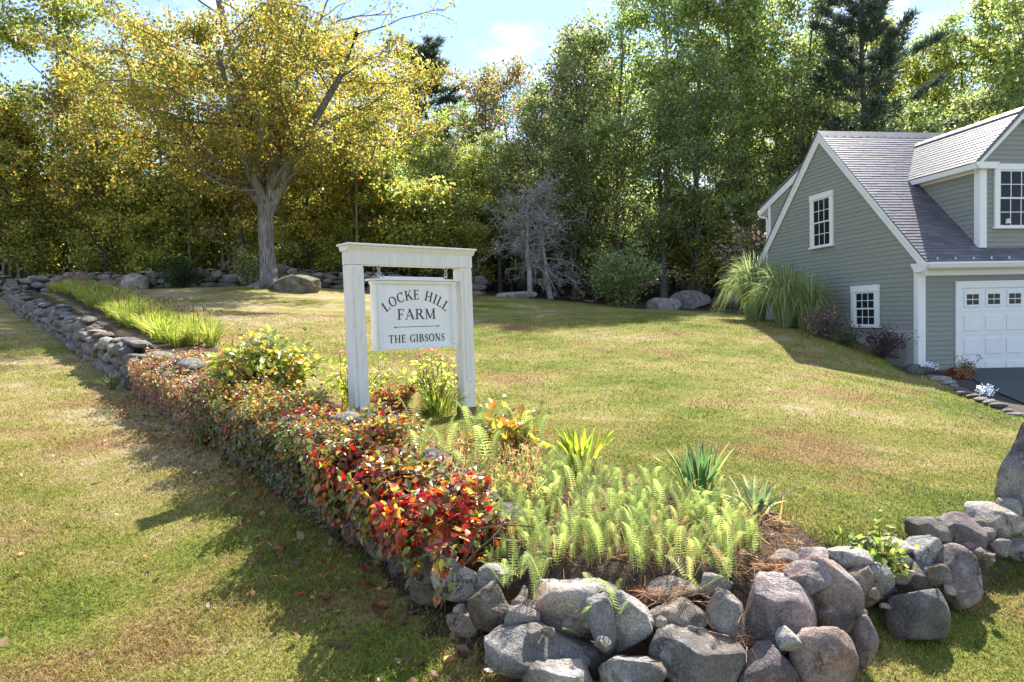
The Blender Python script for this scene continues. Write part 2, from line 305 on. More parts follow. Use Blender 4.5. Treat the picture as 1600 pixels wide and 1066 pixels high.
OUT = np.array([(-6.35, 11.4, -1.2), (-1.8, 5.7, -1.64), (-.27, 3.9, -1.78), (-2.8, 3.6, -1.9), (-7.55, 10, -1.3), (-23.3, 31.5, 1.2), (-22.4, 30, .9), (.2, 3.1, -1.94), (1.2, 3.1, -1.98), (2.7, 3.6, -2.03), (3.9, 5.0, -1.88), (2.35, 3.9, -1.93), (5.5, 5.4, -1.88),
    (-12, 8, -1.5), (0, 0, -2.1), (-10, 0, -2.2), (8, 1, -2.1), (-14, 20, -.2), (-30, 20, -.1), (8.1, 9, -1.82), (12, 6, -2.0), (-35, 34, 2.0), (1.7, 3.5, -1.95)] + FAR)
def tps_fit(P):
    x = P[:, :2]; n = len(P); r2 = ((x[:, None] - x[None]) ** 2).sum(-1); K = .5 * r2 * np.log(r2 + 1e-9) + np.eye(n) * .6
    A = np.zeros((n + 3, n + 3)); A[:n, :n] = K; A[:n, n] = 1; A[:n, n + 1:] = x; A[n, :n] = 1; A[n + 1:, :n] = x.T
    return x, np.linalg.solve(A, np.concatenate([P[:, 2], [0, 0, 0]]))
FI, FO = tps_fit(INP), tps_fit(OUT)
def tps(F, x, y):
    P, wt = F; r2 = (x[..., None] - P[:, 0]) ** 2 + (y[..., None] - P[:, 1]) ** 2
    return (.5 * r2 * np.log(r2 + 1e-9)) @ wt[:len(P)] + wt[len(P)] + wt[len(P) + 1] * x + wt[len(P) + 2] * y
def ground(x, y):
    x = np.asarray(x, float); y = np.asarray(y, float)
    xc = np.clip(x, -60, 60); yc = np.clip(y, -3, 80)
    s = wall_sd(x, y); k = np.clip((s + .22) / .44, 0, 1); k = k * k * (3 - 2 * k)
    z = tps(FO, xc, yc) * (1 - k) + tps(FI, xc, yc) * k
    return z + .012 * np.sin(x * 2.1 + y * .7) * np.sin(y * 1.7 - x * .4)
def gz(x, y): return float(ground(np.array([x]), np.array([y]))[0])
def forest_mask(x, y):
    e = np.interp(x, [-60, -24, -23, -6, 0, 5, 8.5, 9.5, 20, 60], [33, 33.2, 33.4, 33.6, 34.6, 33.6, 28, 25, 25, 25])
    return np.clip((y - e) / 1.2, 0, 1)
BED = np.array([(-.3, 4.1), (1.5, 3.9), (1.95, 4.35), (1.85, 4.9), (1.3, 5.45), (.6, 5.7), (-.1, 6.2), (-.9, 7.0), (-1.6, 8.0), (-3.4, 10.3), (-5.3, 12.8), (-18, 29), (-21.5, 31), (-5.9, 11.9), (-1.4, 6.2)])
def inpoly(x, y, P):
    c = np.zeros(np.shape(x), bool); j = len(P) - 1
    for i in range(len(P)):
        (xi, yi), (xj, yj) = P[i], P[j]
        c ^= ((yi > y) != (yj > y)) & (x < (xj - xi) * (y - yi) / (yj - yi + 1e-12) + xi); j = i
    return c
def lines(a, b, step, far, ratio=1.35, lo=None, hi=None):
    v = list(np.arange(a, b, step)); s = step
    if lo is not None: v = list(np.arange(lo, a - .05, .22)) + v
    if hi is not None: v = v + list(np.arange(v[-1] + .22, hi, .22))
    while v[-1] < far: s *= ratio; v.append(v[-1] + s)
    s = step
    while v[0] > -far: s *= ratio; v.insert(0, v[0] - s)
    return np.array(v)
gx, gy = lines(-9, 10.5, .11, 700, lo=-28), lines(1.5, 17, .11, 700, hi=37)
X, Y = np.meshgrid(gx, gy); Z = np.concatenate([ground(X[i:i + 40], Y[i:i + 40]) for i in range(0, len(X), 40)])
soil = np.maximum(forest_mask(X, Y), np.where(inpoly(X, Y, BED), 1., 0.)); sdm = wall_sd(X, Y); soil = np.maximum(soil, np.where((np.abs(sdm) < .3) & (Y < 33) & (X < 2), 1, 0)); soil = np.maximum(soil, np.where((sdm > -.48) & (sdm < 0) & (X > -2.4) & (X < .2) & (Y < 8), .72, 0))
soil = np.maximum(soil, np.where((np.abs(sdm + .1) < .2) & (X > 1.9) & (X < 4), .5, 0))
n = X.shape[1]; i = np.arange(X.shape[0] - 1)[:, None] * n; j = np.arange(n - 1)[None]
Q = np.stack([i + j, i + j + 1, i + n + j + 1, i + n + j], -1).reshape(-1, 4)
me = meshnp('lawn', np.stack([X, Y, Z], -1).reshape(-1, 3), [Q], M['ground'], np.repeat(soil.reshape(-1, 1), 3, 1), True)
tag(link(bpy.data.objects.new('lawn', me)), 'sloping lawn of patchy dry and green grass', 'lawn', kind='structure')
def drape(name, mat, poly, dz, label, cat, step=.25):
    P = np.array(poly); xs = np.arange(P[:, 0].min(), P[:, 0].max() + step, step); ys = np.arange(P[:, 1].min(), P[:, 1].max() + step, step)
    import bmesh
    bm = bmesh.new(); f = bm.faces.new([bm.verts.new((x, y, 0)) for x, y in poly])
    for v in xs[1:-1]: bmesh.ops.bisect_plane(bm, geom=bm.verts[:] + bm.edges[:] + bm.faces[:], plane_co=(v, 0, 0), plane_no=(1, 0, 0))
    for v in ys[1:-1]: bmesh.ops.bisect_plane(bm, geom=bm.verts[:] + bm.edges[:] + bm.faces[:], plane_co=(0, v, 0), plane_no=(0, 1, 0))
    for v in bm.verts: v.co.z = gz(v.co.x, v.co.y) + dz
    bmesh.ops.recalc_face_normals(bm, faces=bm.faces)
    me = bpy.data.meshes.new(name); bm.to_mesh(me); bm.free(); me.materials.append(mat)
    if me.polygons[0].normal.z < 0: me.flip_normals()
    return tag(link(bpy.data.objects.new(name, me)), label, cat, kind='structure')
drape('mulch_bed', M['mulch'], [(9.25, 15.45), (10.5, 15.6), (10.4, 15.3), (9.55, 14.1), (9.0, 12.9), (8.75, 12.0), (8.5, 11.3), (8.2, 10.2), (7.85, 10.4), (7.95, 10.96), (8.1, 11.7), (8.22, 12.2), (8.4, 12.8), (8.68, 13.6), (8.95, 14.6)], .03, 'dark mulch bed between the stone edging and the driveway', 'mulch bed')
drape('driveway', M['asphalt'], [(10.3, 15.75), (17.5, 16.8), (24, 12), (24, 4), (10, 5.5), (8.6, 8), (8.25, 10.2), (8.5, 11.3), (8.75, 12.0), (9.0, 12.9), (9.55, 14.1), (10.3, 15.2)], .05, 'dark asphalt driveway in front of the garage door', 'driveway')

# ------------------------------------------------------------------ the garage house (local x along its front, y into depth, z as the world)
HX, HY, HA = 9.357, 15.7, math.atan2(.148, .989)
house = thing('garage_house', 'sage green clapboard garage with white trim, dormer and steep shingled roof', 'house', (HX, HY, -1.9), HA)
ZO = 1.9                                            # local z = world z + ZO
HL, HW, ZE, ZR = 7.4, 7.44, .98 + ZO, 4.92 + ZO     # length, depth, eave and ridge heights of the roof's top
SL = (ZR - ZE) / (HW / 2 + .3)
FB, GB, G0 = -1.49 + ZO, -.55 + ZO, -.4             # bottoms of front and gable siding, foundation bottom
def roof_z(y): return ZE + SL * (y + .3) if y < HW / 2 else ZE + SL * (HW + .3 - y)
core = [(0, G0), (0, roof_z(0) - .18), (HW / 2, ZR - .2), (HW, roof_z(HW) - .18), (HW, G0)]
wall_g = prism_obj('wall', M['siding'], house, core, 0, 0, HL); wall_g['label'] = 'sage green clapboard walls of the garage'
def course(parent, poly2, axis, a0, a1):
    pass
def clap(parent, x0, x1, z0, z1, face, off=0.):
    """one clapboard: face 'front' (runs in x at y=off) or 'gable' (runs in y at x=off); bottom edge proud"""
    if face == 'front':
        pr = [(off - .022, z0), (off - .022, z0 + .012), (off - .006, z1), (off + .003, z1), (off + .003, z0)]
        return prism_obj('clapboard', M['siding'], parent, pr, 0, x0, x1)
    V = np.array([[off - .022, x0[0], z0], [off - .022, x0[1], z0], [off - .006, x1[1], z1], [off - .006, x1[0], z1], [off + .003, x0[0], z0], [off + .003, x0[1], z0], [off + .003, x1[1], z1], [off + .003, x1[0], z1]])
    return link(bpy.data.objects.new('clapboard', meshnp('clapboard', V, [np.array([[0, 1, 2, 3], [4, 7, 6, 5], [0, 4, 5, 1], [1, 5, 6, 2], [2, 6, 7, 3], [3, 7, 4, 0]])[:, ::-1]], M['siding'])), parent)
EXP = .112
def gspan(z, ins=.16):
    h = HW / 2 - (ZR - ins * 1.4 - z) / SL; return max(.1, h), min(HW - .1, HW - h)
z = GB
while z < ZR - .3:
    a = gspan(z); b_ = gspan(min(z + EXP, ZR - .24)); 
    if a[1] - a[0] > .05: clap(wall_g, a, (max(a[0], b_[0]), min(a[1], b_[1])), z, min(z + EXP + .01, ZR - .23), 'gable')
    z += EXP
DX0, DX1 = 1.09, 5.55                              # garage door opening
z = FB
while z < ZE - .34:
    clap(wall_g, .11, DX0 - .17, z, z + EXP + .01, 'front'); clap(wall_g, DX1 + .17, HL, z, z + EXP + .01, 'front'); z += EXP
z = FB + EXP * 17
while z < ZE - .3:
    if z > -1.9 + ZO + 2.42: clap(wall_g, DX0 - .17, DX1 + .17, z, z + EXP + .01, 'front')
    z += EXP
box('foundation', M['concrete'], house, .03, HL, -.012, 0.3, G0, FB - .01); box('foundation', M['concrete'], house, -.012, .3, .03, HW, G0, GB - .01)
for args in ((-.035, .0, -.034, .11), (-.034, .155, -.035, -.001)): box('corner_board', M['white'], house, args[0], args[1], args[2], args[3], FB, ZE - .22, .004)
# roof slabs
def slab(name, parent, p0, p1, x0, x1, th=.1, mat=None):
    (y0, z0), (y1, z1) = p0, p1; d = np.array([z0 - z1, y1 - y0]); d = d / np.hypot(*d) * th
    return prism_obj(name, mat or M['shingle'], parent, [(y0, z0), (y1, z1), (y1 - d[0], z1 - d[1]), (y0 - d[0], z0 - d[1])], 0, x0, x1)
roof = slab('roof', house, (-.3, ZE), (HW / 2, ZR), -.06, HL + .06); roof['label'] = 'steep roof of weathered grey shingles'
slab('rear_roof', house, (HW + .3, ZE), (HW / 2, ZR), -.06, HL + .06)
def shingles(name, parent, p_low, p_high, u0, u1, umin=None, umax=None, flip=False, axis='x', exp=.115, seed=1):
    """rows of overlapping tabs. p_low/p_high: (v, z) across the slope; u along; umin/umax functions clip u by slope fraction"""
    rng = np.random.default_rng(seed); a = Acc(); (v0, z0), (v1, z1) = p_low, p_high; ln = math.hypot(v1 - v0, z1 - z0); dv, dz = (v1 - v0) / ln, (z1 - z0) / ln
    nv, nz_ = -dz, dv
    if nz_ < 0: nv, nz_ = -nv, -nz_
    rows = int(ln / exp)
    for r_ in range(rows + 1):
        s0 = r_ * exp; s1 = min(s0 + exp + .03, ln + .02)
        ua = u0 if umin is None else umin(s0 / ln); ub = u1 if umax is None else umax(s0 / ln)
        u = ua - rng.uniform(0, .2)
        while u < ub:
            wd = rng.uniform(.16, .38); a0, b0 = max(u, ua), min(u + wd - .006, ub); u += wd
            if b0 - a0 < .02: continue
            th = rng.uniform(.012, .0145); j_ = rng.uniform(-.004, .004)
            def P(uu, s, h): v, zz = v0 + dv * s + nv * h, z0 + dz * s + nz_ * h; return (uu, v, zz) if axis == 'x' else (v, uu, zz)
            V = [P(a0, s0 + j_, th), P(b0, s0 + j_, th), P(b0, s1, .004), P(a0, s1, .004), P(a0, s0 + j_, .001), P(b0, s0 + j_, .001)]
            a.add(V, [[0, 1, 2, 3], [4, 5, 1, 0]], [[4, 0, 3], [5, 2, 1]])
    o = a.obj(name, M['shingle'], parent); o['kind'] = 'stuff'; return o
shingles('shingle_rows', roof, (-.32, ZE), (HW / 2, ZR), -.07, HL + .07)
a = Acc()
for k in range(30):
    x = -.07 + k * .25; V = [(x, HW / 2 - .15, ZR - .13), (x + .26, HW / 2 - .15, ZR - .122), (x + .26, HW / 2, ZR + .03), (x, HW / 2, ZR + .022), (x + .26, HW / 2 + .15, ZR - .122), (x, HW / 2 + .15, ZR - .13)]
    a.add(V, [[0, 1, 2, 3], [3, 2, 4, 5]])
o = a.obj('ridge_caps', M['shingle'], roof); o['kind'] = 'stuff'
# rakes on the near gable
def rake(parent, y0, z0, y1, z1, wd=.2, x0=-.062, x1=-.03, name='rake_board'):
    return prism_obj(name, M['white'], parent, [(y0, z0 - .012), (y1, z1 - .012), (y1, z1 - wd * 1.38), (y0, z0 - wd * 1.38)], 0, x0, x1, .004)
rake(house, -.3, ZE, HW / 2 - .001, ZR); rake(house, HW + .3, ZE, HW / 2 + .001, ZR)
rake(house, -.3, ZE + .003, HW / 2, ZR + .003, .07, -.085, -.062, 'rake_moulding'); rake(house, HW + .3, ZE + .003, HW / 2, ZR + .003, .07, -.085, -.062, 'rake_moulding')
# rear shed dormer flush with the gable
SD = [(4.38, roof_z(4.38) - .03), (7.12, 3.28 + ZO)]
slab('shed_roof', house, SD[1], (4.3, SD[0][1] + .05), -.03, HL - .5, .09)
shw = prism_obj('dormer_wall', M['siding'], house, [(6.55, roof_z(6.55) - .3), (4.45, roof_z(4.45) - .25), (4.45, SD[0][1] - .12), (6.55, 3.38 + ZO)], 0, .012, HL - .6)
def shed_top(y): return SD[0][1] + (SD[1][1] - SD[0][1]) * (y - SD[0][0]) / (SD[1][0] - SD[0][0])
z = 1.2 + ZO
while z < 4.2 + ZO:
    ys = np.linspace(4.45, 6.5, 90); ok = [y for y in ys if roof_z(y) - .1 < z and shed_top(y) - .17 > z + EXP]
    if len(ok) > 3: clap(shw, (ok[0], ok[-1]), (ok[0], ok[-1]), z, z + EXP + .01, 'gable', .012)
    z += EXP
V = [(SD[0][0], SD[0][1] - .01), (SD[1][0], SD[1][1] - .01), (SD[1][0], SD[1][1] - .21), (SD[0][0], SD[0][1] - .23)]
prism_obj('rake_board', M['white'], house, V, 0, -.036, -.008, .004)
box('corner_board', M['white'], house, -.012, .012, 6.43, 6.58, roof_z(6.5) - .1, shed_top(6.5) - .16)
prism_obj('soffit', M['white'], house, [(6.5, shed_top(6.5) - .2), (7.12, shed_top(7.12) - .2), (7.12, shed_top(7.12) - .06), (6.5, shed_top(6.5) - .1)], 0, -.03, HL - .5)
a = Acc(); a.add(*tube([(-.02, 7.2, 3.19 + ZO), (HL - .5, 7.2, 3.21 + ZO)], .055, 8)); a.obj('gutter', M['white'], house)
a = Acc(); a.add(*tube([(.0, 7.18, 3.17 + ZO), (.0, 7.1, 3.05 + ZO), (.0, 6.75, 2.98 + ZO), (.0, 6.66, 2.9 + ZO), (.0, 6.66, 1.4 + ZO)], .035, 8)); a.obj('downpipe', M['white'], house)
# front eave: frieze, fascia, gutter, cornice return
box('frieze_board', M['white'], house, .0, HL, -.06, -.002, ZE - .3, ZE - .14); box('soffit', M['white'], house, -.02, HL, -.28, -.062, ZE - .15, ZE - .09)
box('fascia', M['white'], house, -.03, HL, -.3, -.281, ZE - .16, ZE - .02)
gp = [(-.302, ZE - .14), (-.38, ZE - .14), (-.42, ZE - .05), (-.42, ZE - .01), (-.405, ZE - .01), (-.405, ZE - .04), (-.37, ZE - .12), (-.302, ZE - .12)]
prism_obj('gutter', M['white'], house, gp, 0, -.05, HL + .05)

prism_obj('cornice_return', M['white'], house, [(-.3, ZE - .22), (.02, ZE - .22), (.02, ZE - .16), (.1, ZE - .07), (.1, ZE - .02), (-.42, ZE - .02), (-.42, ZE - .06), (-.34, ZE - .16)], 0, -.12, -.036, .004)
for k in range(12):
    x = .25 + k * .46
    a = Acc(); a.add(boxv(x - .008, x + .008, -.27, -.05, ZE + .05, ZE + .06) + np.array([0, 0, 0]), BOXQ); V = a.V[0]; V[:, 2] += (V[:, 1] + .27) * SL - .02; a.add(boxv(x - .02, x + .02, -.28, -.265, ZE + .02, ZE + .1), BOXQ); a.obj('snow_guard', M['metal'], house)
# front dormer
CX, HWD = 2.63, 1.05; DE, DR = 3.28 + ZO, 4.53 + ZO; DS = (DR - DE) / (HWD + .2)
def main_y(zz): return (zz - ZE) / SL - .3
dwall = prism_obj('dormer_wall', M['siding'], house, [(CX - HWD, ZE + .1), (CX + HWD, ZE + .1), (CX + HWD, DE + .15), (CX, DR - .14), (CX - HWD, DE + .15)], 1, -.002, 2.9)
z = 1.33 + ZO
while z < DR - .2:
    h = HWD - .1 if z < DE + .1 else (DR - .16 - z) / DS
    h2 = HWD - .1 if z + EXP < DE + .1 else (DR - .16 - z - EXP) / DS
    h = min(h, HWD - .1)
    if h2 > .02:
        if abs(h - h2) < .02: clap(dwall, CX - h, CX + h, z, z + EXP + .01, 'front', -.002)
        else: clap(dwall, CX - h2, CX + h2, z, z + EXP + .01, 'front', -.002)
    if z < DE - .05:
        yb = main_y(z) ; yt = main_y(z + EXP)
        V0 = np.array([[CX - HWD - .02, .12, z], [CX - HWD - .02, yb + .1, z], [CX - HWD - .005, yt + .1, z + EXP + .01], [CX - HWD - .005, .12, z + EXP + .01], [CX - HWD + .01, .12, z], [CX - HWD + .01, yb + .1, z], [CX - HWD + .01, yt + .1, z + EXP + .01], [CX - HWD + .01, .12, z + EXP + .01]])
        if yb > .02: link(bpy.data.objects.new('clapboard', meshnp('clapboard', V0, [np.array([[0, 1, 2, 3], [4, 7, 6, 5], [0, 4, 5, 1], [1, 5, 6, 2], [2, 6, 7, 3], [3, 7, 4, 0]])], M['siding'])), dwall)
    z += EXP
for sx in (-1, 1):
    cx = CX + sx * HWD
    box('corner_board', M['white'], house, min(cx, cx - sx * .15) - (.03 if sx < 0 else 0), max(cx, cx - sx * .15) + (.03 if sx > 0 else 0), -.04, -.003, ZE + .33, DE - .08, .004)
    box('corner_board', M['white'], house, *sorted((cx + sx * .001, cx + sx * .032)), -.003, .13, ZE + .33, DE - .08, .004)
    prism_obj('dormer_rake', M['white'], house, [(CX, DR - .005), (CX + sx * (HWD + .2), DE - .005), (CX + sx * (HWD + .2), DE - .2), (CX, DR - .26)], 1, -.1, -.045, .004)
    prism_obj('rake_moulding', M['white'], house, [(CX, DR + .003), (CX + sx * (HWD + .2), DE + .003), (CX + sx * (HWD + .2), DE - .06), (CX, DR - .08)], 1, -.125, -.1, .003)
    d = np.array([DS, 1]) / math.hypot(DS, 1) * .08
    rl = prism_obj('dormer_roof', M['shingle'], house, [(CX, DR), (CX + sx * (HWD + .22), DE - .02), (CX + sx * (HWD + .22), DE - .1), (CX, DR - .1)], 1, -.13, 3.4)
    yl, yh = main_y(DE), main_y(DR)
    shingles('shingle_rows', rl, (CX + sx * (HWD + .24), DE - .03), (CX, DR), -.135, 3, None, lambda q: yl + (yh - yl) * q + .08, axis='y', seed=5 + sx)
    box('dormer_fascia', M['white'], house, *sorted((CX + sx * (HWD + .2), CX + sx * (HWD + .235))), -.13, yl + .12, DE - .17, DE - .045)
    box('dormer_frieze', M['white'], house, *sorted((CX + sx * HWD, CX + sx * (HWD + .025))), .13, yl + .1, DE - .22, DE - .1)
    box('dormer_soffit', M['white'], house, *sorted((CX + sx * (HWD + .0), CX + sx * (HWD + .2))), -.1, yl + .1, DE - .15, DE - .12)
    prism_obj('cornice_return', M['white'], house, [(CX + sx * (HWD + .24), DE - .02), (CX + sx * (HWD - .38), DE - .02), (CX + sx * (HWD - .34), DE - .07), (CX + sx * (HWD - .26), DE - .17), (CX + sx * (HWD + .16), DE - .17), (CX + sx * (HWD + .2), DE - .1)], 1, -.16, -.012, .004)
a = Acc(); yh = main_y(DR)
for k in range(15):
    y = -.14 + k * .28; V = [(CX - .14, y, DR - .1), (CX - .14, y + .29, DR - .092), (CX, y + .29, DR + .03), (CX, y, DR + .022), (CX + .14, y + .29, DR - .092), (CX + .14, y, DR - .1)]
    if y < yh + .1: a.add(V, [[3, 2, 1, 0], [5, 4, 2, 3]])
o = a.obj('ridge_caps', M['shingle'], house); o['kind'] = 'stuff'
# windows: built facing -y, then turned for the gable
def window(name, parent, u0, u1, z0, z1, place, cols, rows, tw=.1, label=None):
    """place(u, v, z) maps along / outwards / up to house space"""
    def bx(nm, mat, par, a0, a1, v0, v1, b0, b1, bev=0):
        c_ = np.array([place(u, v, zz) for u, v, zz in boxv(a0, a1, v0, v1, b0, b1)])
        me = meshnp(nm, c_, [BOXQ], mat); import bmesh
        bm = bmesh.new(); bm.from_mesh(me); bmesh.ops.recalc_face_normals(bm, faces=bm.faces); bm.to_mesh(me); bm.free()
        o = link(bpy.data.objects.new(nm, me), par)
        if bev: bevel(o, bev)
        return o
    zs = z0 + .05
    w_ = bx(name, M['black'], parent, u0 + tw, u1 - tw, -.02, .012, zs + tw * .4, z1 - tw)
    if label: w_['label'] = label
    bx('casing', M['white'], w_, u0, u0 + tw, .0, .055, zs, z1 - tw, .004); bx('casing', M['white'], w_, u1 - tw, u1, .0, .055, zs, z1 - tw, .004)
    bx('head_casing', M['white'], w_, u0 - .012, u1 + .012, .0, .065, z1 - tw, z1 + .02, .004); bx('sill', M['white'], w_, u0 - .03, u1 + .03, .0, .085, z0, zs, .004)
    i0, i1, j0, j1 = u0 + tw, u1 - tw, zs, z1 - tw; mid = (j0 + j1) / 2; fr = .035
    for (b0, b1, vo) in ((mid - .01, j1, .024), (j0, mid + .02, .012)):
        bx('sash', M['white'], w_, i0, i0 + fr, vo - .012, vo + .016, b0, b1); bx('sash', M['white'], w_, i1 - fr, i1, vo - .012, vo + .016, b0, b1)
        bx('sash', M['white'], w_, i0 + fr, i1 - fr, vo - .012, vo + .016, b0, b0 + fr); bx('sash', M['white'], w_, i0 + fr, i1 - fr, vo - .012, vo + .016, b1 - fr, b1)
        gw, gh = (i1 - i0 - 2 * fr) / cols, (b1 - b0 - 2 * fr) / rows
        for c_ in range(cols):
            for r_ in range(rows): bx('pane', M['glass'], w_, i0 + fr + c_ * gw + .008, i0 + fr + (c_ + 1) * gw - .008, vo - .008, vo + .001, b0 + fr + r_ * gh + .008, b0 + fr + (r_ + 1) * gh - .008)
        for c_ in range(1, cols): bx('muntin', M['white'], w_, i0 + fr + c_ * gw - .009, i0 + fr + c_ * gw + .009, vo - .01, vo + .01, b0 + fr, b1 - fr)
        for r_ in range(1, rows): bx('muntin', M['white'], w_, i0 + fr, i1 - fr, vo - .0095, vo + .0085, b0 + fr + r_ * gh - .009, b0 + fr + r_ * gh + .009)
    return w_
gab = lambda u, v, zz: (-v - .02, u, zz)
window('window', house, 3.11, 4.17, 1.69 + ZO, 3.2 + ZO, gab, 3, 2, .13, 'tall upper window of the gable')
window('window', house, 1.27, 2.33, -.53 + ZO, .53 + ZO, gab, 3, 2, .15, 'small lower window of the gable')
fro = lambda u, v, zz: (u, -v - .022, zz)
wd_ = window('window', house, 1.92, 3.34, 1.74 + ZO, 3.22 + ZO, fro, 4, 2, .12, 'dormer window with a small lamp behind it')
V, Q = tube([(0, 0, 0), (0, 0, .11)], [.065, .05], 12); a = Acc(); a.add(V + np.array([2.28, -.05, 1.86 + ZO]), Q); a.obj('lamp_shade', M['curtain'], wd_)
# garage door
ZD0, ZD1 = -1.8 + ZO, .38 + ZO
gd = box('garage_door', M['white'], house, DX0, DX1, -.0135, .04, ZD0, ZD1); gd['label'] = 'white panelled garage door with a row of small windows'
for (a0, a1, b0, b1) in ((DX0 - .165, DX0, ZD0, ZD1 + .16), (DX1, DX1 + .165, ZD0, ZD1 + .16), (DX0 - .0, DX1, ZD1, ZD1 + .16)): box('door_trim', M['white'], house, a0, a1, -.05, -.002, b0, b1 - (.0 if a1 - a0 > 1 else .002), .004)
rh = (ZD1 - ZD0) / 4; cw = (DX1 - DX0) / 8
for r_ in range(4):
    if r_ < 3: box('section_joint', M['white_old'], gd, DX0, DX1, -.0155, -.0137, ZD0 + (r_ + 1) * rh - .006, ZD0 + (r_ + 1) * rh + .006)
    for c_ in range(8):
        x0, x1, z0, z1 = DX0 + c_ * cw + .07, DX0 + (c_ + 1) * cw - .06, ZD0 + r_ * rh + .09, ZD0 + (r_ + 1) * rh - .09
        if r_ < 3:
            pan = box('panel', M['white'], gd, x0, x1, -.03, -.0137, z0, z1); bevel(pan, .012, 2)
        else:
            x1 = x0 + .42; z0, z1 = ZD0 + 3 * rh + .1, ZD1 - .06
            pan = box('panel_window', M['white'], gd, x0, x1, -.034, -.0137, z0, z1); bevel(pan, .008, 2)
            for p in range(2):
                for q in range(2): 
                    px0 = x0 + .055 + p * .165; pz0 = z0 + .06 + q * .13
                    box('pane', M['glass'], gd, px0, px0 + .145, -.0385, -.0345, pz0, pz0 + .11)

# ------------------------------------------------------------------ the farm sign
SR = np.array([-.62, 9.0]); SDIR = np.array([.771, .637]); SA = math.atan2(SDIR[1], SDIR[0]); SGZ = gz(SR[0], SR[1])
sg = thing('sign_frame', 'weathered white wooden post frame standing on the lawn', 'sign post', (SR[0], SR[1], 0), SA)
PW = .09
for t_, zb, lb in ((-1.55, gz(*(SR - SDIR * 1.55)) - .2, None), (.0, SGZ + .1, None)):
    tp = .63; lean = .028 if t_ < -1 else .016
    V = boxv(t_ - PW, t_ + PW, -.085, .085, zb, tp); V[4:, 0] -= lean; a = Acc(); a.add(V, BOXQ)
    post = a.obj('post', M['white_old'], sg); bevel(post, .01)
    V = boxv(t_ - PW + .045, t_ + PW - .045, -.095, -.0855, zb + .35, tp - .03); V[4:, 0] -= lean; a = Acc(); a.add(V, BOXQ); bevel(a.obj('post_face_strip', M['white_old'], post), .006)
    V = boxv(t_ + PW + .0005, t_ + PW + .01, -.07, .07, zb + .35, tp - .03); V[4:, 0] -= lean; a = Acc(); a.add(V, BOXQ); a.obj('post_face_strip', M['white_old'], post)
    V = boxv(t_ - .1, t_ + .1, -.09, .09, zb - .4, zb); a = Acc(); a.add(V, BOXQ); a.obj('post_foot', M['wood'], sg)
b0, b1 = -1.67, .085
box('beam', M['white_old'], sg, b0, b1, -.088, .088, .632, .83, .008)
cap = prism_obj('cap_moulding', M['white_old'], sg, [(-.089, .79), (-.12, .835), (-.12, .85), (.12, .85), (.12, .835), (.089, .79)], 0, b0 - .02, b1 + .02)
box('cap_board', M['white_old'], sg, b0 - .04, b1 + .04, -.145, .145, .851, .876, .006)
hs = thing('hanging_sign', 'white board lettered Locke Hill Farm and The Gibsons hanging from the frame', 'sign', (SR[0], SR[1], 0), SA)
u0, u1, z0, z1 = -1.33, -.185, -.385, .46
board = box('board', M['white_sign'], hs, u0 + .03, u1 - .03, -.05, .05, z0 + .02, z1 - .02)
for nm, x0, x1, za, zb in (('side_moulding', u0, u0 + .075, z0 + .03, z1 - .03), ('side_moulding', u1 - .075, u1, z0 + .03, z1 - .03)):
    o = box(nm, M['white_sign'], hs, x0, x1, -.075, .075, za, zb, .01)
    box('bead', M['white_sign'], o, x0 + .022, x1 - .022, -.087, -.0755, za + .01, zb - .01, .005)
box('top_moulding', M['white_sign'], hs, u0 - .01, u1 + .01, -.08, .08, z1 - .045, z1 - .005, .006); box('top_cap', M['white_sign'], hs, u0 - .04, u1 + .03, -.11, .11, z1 - .004, z1 + .016, .004); box('top_block', M['white_sign'], hs, u0 + .13, u1 - .16, -.06, .06, z1 + .017, z1 + .045, .005)
box('bottom_moulding', M['white_sign'], hs, u0, u1, -.085, .085, z0, z0 + .03, .006)
for u in (u0 + .09, u1 - .09):
    zt = z1 + .0165; a = Acc(); th = np.linspace(0, 2 * pi, 17)
    for zc, rr_, ax in ((zt + .025, .022, 0), (zt + .06, .024, 1), (zt + .1, .022, 0), (zt + .135, .022, 1)):
        p = np.stack([u + rr_ * np.cos(th) * ax, rr_ * np.cos(th) * (1 - ax), zc + rr_ * 1.1 * np.sin(th)], -1); a.add(*tube(p, .005, 6))
    a.obj('hanging_chain', M['metal'], hs)
# lettering made of thick and thin strokes with serifs
TK, TN, SH = .165, .07, .05
def arcp(cx, cy, rx, ry, a0, a1, n=16):
    t = np.radians(np.linspace(a0, a1, n)); p = np.stack([cx + rx * np.cos(t), cy + ry * np.sin(t)], -1); return p, TN + (TK - TN) * np.abs(np.cos(t)) ** 1.3
def stroke(p, wd):
    p = np.asarray(p, float); wd = np.broadcast_to(wd, (len(p),)); d = np.gradient(p, axis=0); d /= np.linalg.norm(d, axis=1)[:, None]; nn = np.stack([-d[:, 1], d[:, 0]], -1) * wd[:, None] / 2
    return p + nn, p - nn
def stem(x, y0=0, y1=1, wd=TK, s=.1): return [([(x, y0), (x, y1)], wd), ([(x - wd / 2 - s, y0 + SH / 2), (x + wd / 2 + s, y0 + SH / 2)], SH), ([(x - wd / 2 - s, y1 - SH / 2), (x + wd / 2 + s, y1 - SH / 2)], SH)]
def ser(x, y, s=.12): return ([(x - s, y), (x + s, y)], SH)
def tick(x, y0, y1): return ([(x, y0), (x, y1)], [.09, .03])
